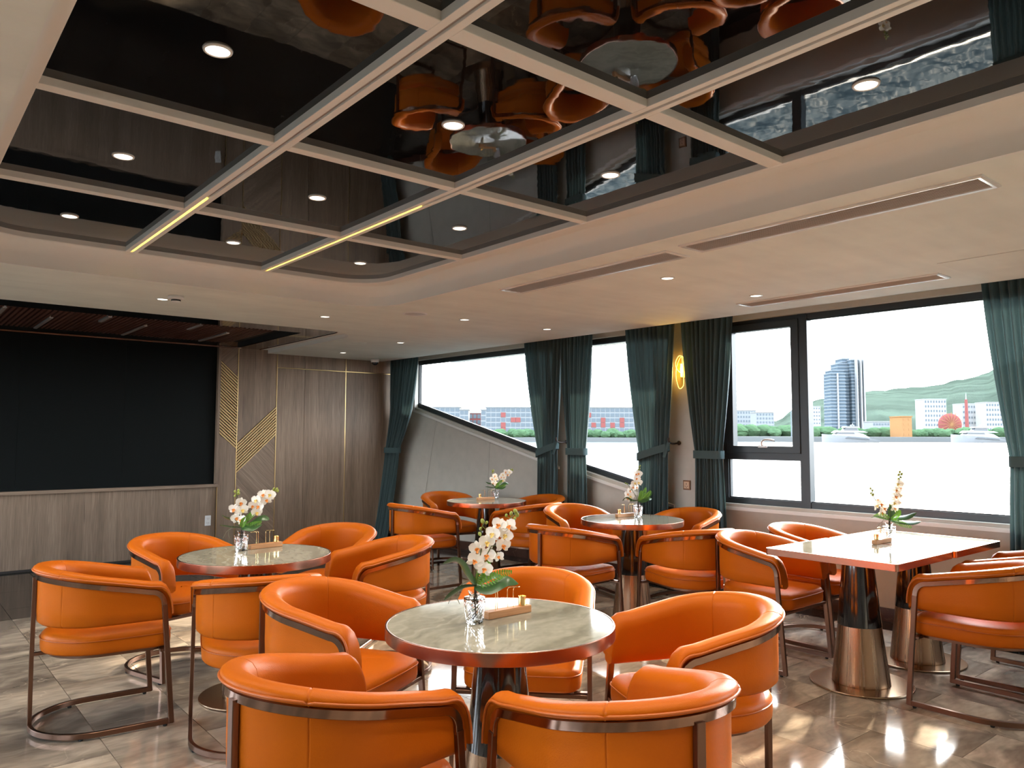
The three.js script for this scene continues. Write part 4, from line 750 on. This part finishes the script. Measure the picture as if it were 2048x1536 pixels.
// cut-glass vase: faceted tumbler below a short flared neck
const vaseGeo = (() => {
  const prof = [[0.0, 0.0005], [0.026, 0.0005], [0.0285, 0.002]]; const rings = []; const N = 20, P = (r, y, ph, amp) => { const out = []; for (let i = 0; i < N * 2; i++) { const a = Math.PI * (i + ph) / N; const rr_ = r + ((i & 1) ? amp : -amp); out.push(V3(rr_ * Math.cos(a), y, rr_ * Math.sin(a))); } return out; };
  rings.push(P(0.001, 0.0008, 0, 0), P(0.0275, 0.0008, 0, 0), P(0.0295, 0.004, 0, 0), P(0.0300, 0.011, 0, 0));
  for (let k = 0; k < 10; k++) { const y = 0.014 + k * 0.0062, r = lerp(0.0305, 0.0370, k / 9); rings.push(P(r, y, 0, (k & 1) ? 0.0012 : -0.0012)); }
  rings.push(P(0.0378, 0.078, 0, 0), P(0.0380, 0.085, 0, 0), P(0.0365, 0.0875, 0, 0), P(0.0200, 0.0885, 0, 0), P(0.0185, 0.094, 0, 0), P(0.0215, 0.103, 0, 0), P(0.0235, 0.108, 0, 0), P(0.0225, 0.109, 0, 0), P(0.0200, 0.103, 0, 0), P(0.0165, 0.094, 0, 0), P(0.0175, 0.0860, 0, 0), P(0.0335, 0.0825, 0, 0), P(0.0335, 0.072, 0, 0), P(0.0265, 0.014, 0, 0), P(0.0245, 0.0115, 0, 0), P(0.001, 0.0115, 0, 0));
  return toCreasedNormals(loft(rings, {}), 0.35);
})();
function vase(x, z, label) { const o = thing('glass_vase', label, 'vase', [x, TY + 0.0006, z], 0.2, 'cut-glass vases'); mesh('glass_body', vaseGeo, M.crystal, o); return o; }
// small oak stand with brass wire clips and a brass cup
function stand(x, z, turn, flip, label) {
  const o = thing('table_stand', label, 'stand', [x, TY + 0.0006, z], turn, 'oak and brass table stands'), f = flip ? -1 : 1;
  mesh('oak_block', worldUV(rbox(-0.10, 0.10, 0, 0.026, -0.016, 0.016, 0.0015)), M.oak, o);
  const pin = (x0, d) => mesh('brass_wire', tube([V3(x0, 0.02, -0.006), V3(x0, 0.092, -0.006), V3(x0 + d * 0.004, 0.096, -0.006), V3(x0 + d * 0.045, 0.094, -0.004), V3(x0 + d * 0.05, 0.095, 0.0), V3(x0 + d * 0.045, 0.096, 0.006), V3(x0 + d * 0.022, 0.097, 0.006), V3(x0 + d * 0.018, 0.092, 0.006), V3(x0 + d * 0.018, 0.02, 0.006)], 0.0013, 6, 60), M.brightGold, o);
  pin(f * -0.045, -f); pin(f * 0.004, f);
  mesh('brass_cup', lathe([[0, 0.026], [0.0135, 0.026], [0.0145, 0.028], [0.0145, 0.060], [0.013, 0.0605], [0.013, 0.032], [0, 0.032]], 28).translate(f * 0.068, 0, 0), M.brightGold, o);
}
vase(1.637, -2.176, 'cut-glass vase on the nearest round table'); orchid(1.637, -2.176, 'white orchid with fern in the vase on the nearest round table', SP1);
stand(1.80, -2.192, 0.0, false, 'oak stand with brass wires on the nearest round table');
vase(1.622, -4.350, 'cut-glass vase on the left round table'); orchid(1.622, -4.350, 'white orchid of two spreading sprays on the left round table', SP2);
stand(1.775, -4.375, 0.12, false, 'oak stand with brass wires on the left round table');
vase(4.789, -4.175, 'cut-glass vase on the round table by the narrow window'); orchid(4.789, -4.175, 'white orchid in front of the curtain, on the table by the narrow window', SP4);
stand(4.705, -4.235, -0.05, true, 'oak stand with brass wires on the round table by the narrow window');
vase(4.951, -6.235, 'cut-glass vase on the farthest round table'); orchid(4.951, -6.235, 'white orchid on the farthest round table', SP2, 0.88);
stand(4.815, -6.225, -0.1, true, 'oak stand with brass wires on the farthest round table');
vase(4.930, -2.235, 'cut-glass vase on the square table by the window'); orchid(4.930, -2.235, 'white orchid against the bright water, on the square table by the window', SP3);
stand(4.775, -2.212, 0, true, 'oak stand with brass wires across the joint of the square tables');
// ---------------------------------------------------------------- upper deck overhang outside the forward windows, which keeps the low sun off the far end of the room
{
  const o = onWall(struct('trim_1', 'pale deck overhang outside the raked windows', 'overhang'));
  mesh('overhang_slab', wbox(1.4, 7.2, 2.62, 2.70, 0.16, 1.75), M.white, o);
}
// ---------------------------------------------------------------- outside: harbour water, far shore, hill, town, yachts
const SEA = -1.6;
const seaward = (px, depth, y = SEA) => { const d = FW.clone().setY(0).normalize().multiplyScalar(depth).addScaledVector(RT, (px - 1024) / 1535.3 * depth * 1.0); return V3(d.x, y, d.z); };   // bearing and distance of a place on the shore
const upAt = (py, depth) => EYE + (871.5 - py) / 1535.3 * depth;   // height above deck of something seen at that distance
const faceMe = -YAW;
const E_ = {
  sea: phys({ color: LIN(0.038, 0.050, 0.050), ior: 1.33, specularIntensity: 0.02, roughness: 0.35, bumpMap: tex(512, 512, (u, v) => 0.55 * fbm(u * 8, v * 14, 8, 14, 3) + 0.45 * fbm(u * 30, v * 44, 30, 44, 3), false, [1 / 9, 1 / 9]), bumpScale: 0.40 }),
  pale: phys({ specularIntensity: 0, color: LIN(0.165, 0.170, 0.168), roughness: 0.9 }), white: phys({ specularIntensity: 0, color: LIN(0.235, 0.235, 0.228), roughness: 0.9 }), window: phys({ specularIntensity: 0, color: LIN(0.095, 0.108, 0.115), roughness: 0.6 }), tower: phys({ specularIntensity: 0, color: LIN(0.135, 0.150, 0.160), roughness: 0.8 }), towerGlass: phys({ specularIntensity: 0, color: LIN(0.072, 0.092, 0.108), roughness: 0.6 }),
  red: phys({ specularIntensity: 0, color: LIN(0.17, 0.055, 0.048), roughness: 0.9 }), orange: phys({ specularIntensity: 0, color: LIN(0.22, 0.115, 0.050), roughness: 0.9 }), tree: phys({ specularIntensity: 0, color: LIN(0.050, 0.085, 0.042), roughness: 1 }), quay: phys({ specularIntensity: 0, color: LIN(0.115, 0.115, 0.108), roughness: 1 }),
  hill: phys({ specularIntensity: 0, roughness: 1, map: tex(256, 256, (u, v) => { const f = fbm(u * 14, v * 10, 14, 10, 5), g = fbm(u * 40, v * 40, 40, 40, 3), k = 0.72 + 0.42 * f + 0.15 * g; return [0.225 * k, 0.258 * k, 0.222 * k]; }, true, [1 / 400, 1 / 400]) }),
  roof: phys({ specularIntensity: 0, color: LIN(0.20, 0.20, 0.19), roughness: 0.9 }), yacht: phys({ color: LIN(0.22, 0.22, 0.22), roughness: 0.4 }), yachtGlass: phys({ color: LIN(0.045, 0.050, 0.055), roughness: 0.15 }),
};
{
  const sea = mesh('sea', new THREE.PlaneGeometry(5000, 5000).rotateX(-Math.PI / 2).translate(600, SEA, -400), E_.sea, scene);
  const p = sea.geometry.attributes.position, uv = sea.geometry.attributes.uv; for (let i = 0; i < p.count; i++) uv.setXY(i, p.getX(i), p.getZ(i));
  sea.userData = { label: 'glittering harbour water outside the windows', category: 'water', kind: 'stuff' };
  const land = (name, label, px0, px1, depth, back, top, mat) => {
    const o = thing(name, label, 'shore'); const a = seaward(px0, depth), b = seaward(px1, depth), c = seaward(px1, back), d = seaward(px0, back);
    mesh('quay_wall', loft([[a, b], [V3(a.x, top, a.z), V3(b.x, top, b.z)], [V3(d.x, top + 1, d.z), V3(c.x, top + 1, c.z)]], { closed: false, crease: 0.4 }), mat, o); return o;
  };
  land('far_quay', 'low hazy stone embankment along the far shore at the left', 700, 1418, 400, 700, 0.6, E_.quay);
  land('far_quay', 'low hazy quay wall behind the moored yachts', 1424, 2400, 420, 850, 1.2, E_.quay);
  // hotel blocks with gridded facades
  const cellBox = new THREE.BoxGeometry(1, 1, 1);
  const facade = (name, label, group, px0, px1, py0, py1, depth, cols, rows, opt = {}) => {
    const c = seaward((px0 + px1) / 2, depth), w = (px1 - px0) / 1535.3 * depth, y0 = (px0 < 1410 ? 0.6 + (depth - 400) / 300 : 1.2 + (depth - 420) / 430) - 0.1, y1 = upAt(py0, depth), h = y1 - y0;
    const o = thing(name, label, 'building', [c.x, y0, c.z], faceMe, group), dp = opt.deep ?? 14, wm = opt.wall ?? E_.pale;
    mesh('wall', box(-w / 2, w / 2, 0, h, -dp, 0), wm, o); mesh('roof', box(-w / 2 - 0.4, w / 2 + 0.4, h, h + 0.5, -dp, 0.4), opt.roof ?? E_.roof, o);
    const cw = w / cols, ch = h / rows, dark = opt.win ?? E_.window;
    for (let j = 0; j < rows; j++) for (let i = 0; i < cols; i++) {
      const red = opt.red && opt.red.some(([a, b]) => a === i && b === j);
      const m = mesh('window', cellBox, red ? E_.red : dark, o); m.scale.set(cw * (red ? 0.95 : opt.fw ?? 0.80), ch * (red ? 0.95 : opt.fh ?? 0.70), 0.6); m.position.set(-w / 2 + cw * (i + 0.5), ch * (j + 0.5), red ? 0.0 : -0.15);
    }
    return o;
  };
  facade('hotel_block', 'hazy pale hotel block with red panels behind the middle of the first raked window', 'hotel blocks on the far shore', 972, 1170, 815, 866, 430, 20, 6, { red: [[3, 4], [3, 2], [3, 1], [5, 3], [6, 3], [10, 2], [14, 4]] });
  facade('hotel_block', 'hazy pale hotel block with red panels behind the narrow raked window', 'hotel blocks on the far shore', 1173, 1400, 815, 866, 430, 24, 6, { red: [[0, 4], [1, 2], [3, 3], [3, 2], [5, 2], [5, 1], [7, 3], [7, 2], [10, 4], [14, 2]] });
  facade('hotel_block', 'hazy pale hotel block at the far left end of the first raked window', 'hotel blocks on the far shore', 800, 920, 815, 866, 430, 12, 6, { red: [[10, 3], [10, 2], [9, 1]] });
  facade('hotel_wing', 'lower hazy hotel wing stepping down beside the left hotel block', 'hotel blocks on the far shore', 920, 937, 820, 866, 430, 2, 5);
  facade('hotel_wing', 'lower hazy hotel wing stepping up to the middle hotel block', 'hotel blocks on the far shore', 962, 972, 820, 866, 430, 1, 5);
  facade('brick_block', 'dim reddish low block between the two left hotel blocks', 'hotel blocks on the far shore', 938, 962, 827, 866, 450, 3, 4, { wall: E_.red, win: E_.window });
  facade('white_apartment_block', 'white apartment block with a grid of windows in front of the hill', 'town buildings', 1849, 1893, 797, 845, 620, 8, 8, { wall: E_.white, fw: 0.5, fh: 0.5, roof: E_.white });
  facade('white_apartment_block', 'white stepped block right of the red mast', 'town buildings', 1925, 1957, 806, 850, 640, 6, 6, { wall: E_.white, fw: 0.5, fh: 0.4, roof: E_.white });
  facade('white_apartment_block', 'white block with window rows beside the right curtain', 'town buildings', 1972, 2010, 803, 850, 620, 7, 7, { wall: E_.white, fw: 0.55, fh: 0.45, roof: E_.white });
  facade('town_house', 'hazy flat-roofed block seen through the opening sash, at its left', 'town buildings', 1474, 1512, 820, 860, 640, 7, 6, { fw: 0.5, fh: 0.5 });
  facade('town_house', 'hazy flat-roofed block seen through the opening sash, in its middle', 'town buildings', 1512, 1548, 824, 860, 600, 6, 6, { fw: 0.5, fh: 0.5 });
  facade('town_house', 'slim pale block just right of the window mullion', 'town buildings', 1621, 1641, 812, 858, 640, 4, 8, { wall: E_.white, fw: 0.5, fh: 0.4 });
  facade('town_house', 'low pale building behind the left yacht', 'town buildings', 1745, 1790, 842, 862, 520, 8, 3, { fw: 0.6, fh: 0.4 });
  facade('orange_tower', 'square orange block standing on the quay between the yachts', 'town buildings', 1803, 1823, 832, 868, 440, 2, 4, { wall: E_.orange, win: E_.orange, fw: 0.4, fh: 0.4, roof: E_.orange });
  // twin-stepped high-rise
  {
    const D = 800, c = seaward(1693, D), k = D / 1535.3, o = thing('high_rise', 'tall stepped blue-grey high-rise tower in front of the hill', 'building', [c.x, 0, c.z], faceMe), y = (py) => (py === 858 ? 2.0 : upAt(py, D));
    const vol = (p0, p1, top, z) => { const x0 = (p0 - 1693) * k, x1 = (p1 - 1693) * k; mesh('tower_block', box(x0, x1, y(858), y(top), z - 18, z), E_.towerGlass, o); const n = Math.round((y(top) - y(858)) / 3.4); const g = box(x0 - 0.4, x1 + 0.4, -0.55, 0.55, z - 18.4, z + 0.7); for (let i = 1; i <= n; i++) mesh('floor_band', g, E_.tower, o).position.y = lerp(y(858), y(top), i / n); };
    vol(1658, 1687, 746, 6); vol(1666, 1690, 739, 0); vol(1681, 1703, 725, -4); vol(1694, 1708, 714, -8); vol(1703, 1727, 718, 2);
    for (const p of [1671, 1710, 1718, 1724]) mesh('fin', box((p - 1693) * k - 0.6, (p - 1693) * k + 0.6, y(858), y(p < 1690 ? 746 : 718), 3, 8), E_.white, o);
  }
  // wooded hill
  {
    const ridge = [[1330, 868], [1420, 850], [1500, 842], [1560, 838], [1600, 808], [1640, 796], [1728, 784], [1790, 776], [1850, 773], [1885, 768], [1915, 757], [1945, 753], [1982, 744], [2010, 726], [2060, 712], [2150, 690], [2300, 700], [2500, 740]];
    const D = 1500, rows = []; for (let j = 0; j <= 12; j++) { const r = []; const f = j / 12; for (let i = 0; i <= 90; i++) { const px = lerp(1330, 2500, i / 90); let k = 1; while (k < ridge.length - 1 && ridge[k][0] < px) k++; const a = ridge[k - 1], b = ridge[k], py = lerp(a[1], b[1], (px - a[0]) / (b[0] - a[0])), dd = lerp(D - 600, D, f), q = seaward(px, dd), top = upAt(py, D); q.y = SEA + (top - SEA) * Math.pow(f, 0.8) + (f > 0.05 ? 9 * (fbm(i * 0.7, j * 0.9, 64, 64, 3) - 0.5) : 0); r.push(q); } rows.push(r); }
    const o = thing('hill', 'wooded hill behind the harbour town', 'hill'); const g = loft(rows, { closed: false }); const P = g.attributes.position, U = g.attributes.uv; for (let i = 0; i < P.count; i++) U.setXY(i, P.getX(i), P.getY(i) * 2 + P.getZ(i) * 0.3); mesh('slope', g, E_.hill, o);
  }
  // trees along the shores
  const crown = (() => { const g = new THREE.IcosahedronGeometry(1, 2), p = g.attributes.position; for (let i = 0; i < p.count; i++) { const v = V3(p.getX(i), p.getY(i), p.getZ(i)), k = 0.8 + 0.5 * fbm(v.x * 3 + 9, v.y * 3 + v.z * 2 + 9, 64, 64, 3); p.setXYZ(i, v.x * k, v.y * k, v.z * k); } g.computeVertexNormals(); return g; })();
  const foliage = (a, b, step, depth, py, h, label) => { const out = []; for (let px = a; px < b; px += step * rr(0.7, 1.3)) { const c = seaward(px, depth * rr(0.98, 1.02)), H = h * rr(0.6, 1.15), y0 = (px < 1410 ? 0.65 : 1.3); out.push(crown.clone().scale(H * rr(0.6, 0.9), H * 0.55, H * rr(0.6, 0.9)).rotateY(rr(0, 6)).translate(c.x, y0 + H * 0.45, c.z)); }
    const m = mesh(numbered('shore_foliage'), merge(out), E_.tree, scene); m.userData = { label, category: 'foliage', kind: 'stuff' }; };
  foliage(985, 1300, 8, 412, 872, 4.4, 'hazy dark foliage along the water in front of the hotel blocks');
  foliage(1440, 1600, 8, 500, 868, 7, 'hazy foliage on the shore seen through the opening sash');
  foliage(1625, 2060, 8, 470, 869, 5.5, 'hazy foliage along the quay behind the yachts');
  // red wheel, red mast, lamp
  {
    const D = 560, k = D / 1535.3, c = seaward(1899, D), o = thing('red_dome', 'round red latticed amusement ride on the quay', 'ride', [c.x, upAt(847, D), c.z], faceMe), R = 24 * k;
    mesh('shell', new THREE.SphereGeometry(R, 24, 12).scale(1, 0.92, 0.25), E_.red, o);
    for (let i = 0; i < 8; i++) { const g = new THREE.TorusGeometry(R * 1.01, 0.16, 5, 40).scale(1, 0.92, 1).rotateY(0); mesh('rib', new THREE.BoxGeometry(R * 2, 0.25, 0.4).rotateZ(Math.PI * i / 8).translate(0, 0, R * 0.26), E_.orange, o); }
    const m = seaward(1933, 600), mk = 600 / 1535.3, q = thing('red_mast', 'tall thin red lattice mast with white tip near the white blocks', 'mast', [m.x, 1.5, m.z], faceMe);
    mesh('column', new THREE.CylinderGeometry(1.0, 1.5, 75 * mk, 8).translate(0, 37 * mk, 0), E_.red, q); mesh('tip', new THREE.CylinderGeometry(0.15, 0.5, 15 * mk, 6).translate(0, 80 * mk, 0), E_.white, q);
    const l = seaward(1582, 430), lk = 430 / 1535.3, w = thing('street_lamp', 'slim two-armed lamp post on the far shore', 'lamp post', [l.x, 1.15, l.z], faceMe);
    mesh('post', new THREE.CylinderGeometry(0.18, 0.28, 76 * lk, 6).translate(0, 38 * lk, 0), E_.tower, w); for (const s of [-1, 1]) mesh('arm', tube([V3(0, 72 * lk, 0), V3(s * 2.2 * lk, 76 * lk, 0), V3(s * 5 * lk, 78 * lk, 0)], 0.16, 5, 8), E_.tower, w);
  }
  // motor yachts: hull, decks, dark glazing bands, mast
  const yacht = (px, depth, L, flip, label) => {
    const c = seaward(px, depth), o = thing('motor_yacht', label, 'yacht', [c.x, SEA, c.z], faceMe, 'white yachts moored in the harbour'); o.scale.x = flip;
    const sec = (x, half, y0, y1, flare) => [V3(x, y0, half * 0.55), V3(x, lerp(y0, y1, 0.5), half * 0.85), V3(x, y1, half * flare), V3(x, y1, -half * flare), V3(x, lerp(y0, y1, 0.5), -half * 0.85), V3(x, y0, -half * 0.55)];
    const u = L / 31; const H = [[-15.5, 0.15, 0.0, 4.6], [-14.6, 1.0, -0.3, 4.5], [-12, 2.3, -0.4, 4.25], [-7, 3.1, -0.4, 3.9], [0, 3.3, -0.4, 3.4], [7, 3.3, -0.4, 2.7], [12, 3.2, -0.4, 1.7], [15, 3.0, -0.4, 1.2]].map(([x, h, a, b]) => sec(x * u, h * u, a, b * u, 1));
    mesh('hull', loft(H, { cap0: true, cap1: true, crease: 0.7 }), E_.yacht, o);
    const side = (pts, d, m, n) => mesh(n, new THREE.ExtrudeGeometry(new THREE.Shape(pts.map(([x, y]) => new THREE.Vector2(x * u, y * u))), { depth: d * 2 * u, bevelEnabled: true, bevelSize: 0.08, bevelThickness: 0.08, bevelSegments: 1 }).translate(0, 0, -d * u), m, o);
    side([[-9.5, 3.7], [9.5, 2.6], [6, 4.6], [1, 5.7], [-7, 5.5]], 2.7, E_.yacht, 'main_deck'); side([[-9.2, 5.4], [8.6, 5.4], [6.0, 6.2], [-7.5, 6.4]], 2.9, E_.yacht, 'upper_deck');
    side([[-4.5, 6.2], [4.0, 6.2], [3.0, 8.2], [-2.8, 8.0]], 1.6, E_.yachtGlass, 'flybridge'); side([[-3.8, 8.0], [4.6, 8.0], [4.2, 8.5], [-3.4, 8.6]], 2.0, E_.yacht, 'hardtop');
    side([[-8, 4.7], [1.5, 4.6], [0.5, 5.5], [-6.5, 5.4]], 2.78, E_.yachtGlass, 'window_band'); side([[-4, 2.3], [9, 1.5], [8, 2.3], [-2.5, 3.1]], 3.30, E_.yachtGlass, 'hull_window');
    mesh('radar_mast', merge([tube([V3(1 * u, 8.4 * u, 0), V3(1.6 * u, 10.5 * u, 0)], 0.14, 5, 4), new THREE.BoxGeometry(1.8 * u, 0.25, 0.5).translate(1.3 * u, 9.6 * u, 0), new THREE.SphereGeometry(0.42 * u, 8, 6).translate(0.4 * u, 9.1 * u, 0), new THREE.SphereGeometry(0.42 * u, 8, 6).translate(2.1 * u, 9.1 * u, 0)]), E_.yacht, o);
  };
  yacht(1699, 395, 29, 1, 'white motor yacht moored in front of the tall high-rise');
  yacht(1957, 390, 29, 1, 'white motor yacht moored beside the right curtain');
}
renderer.render(scene, camera);
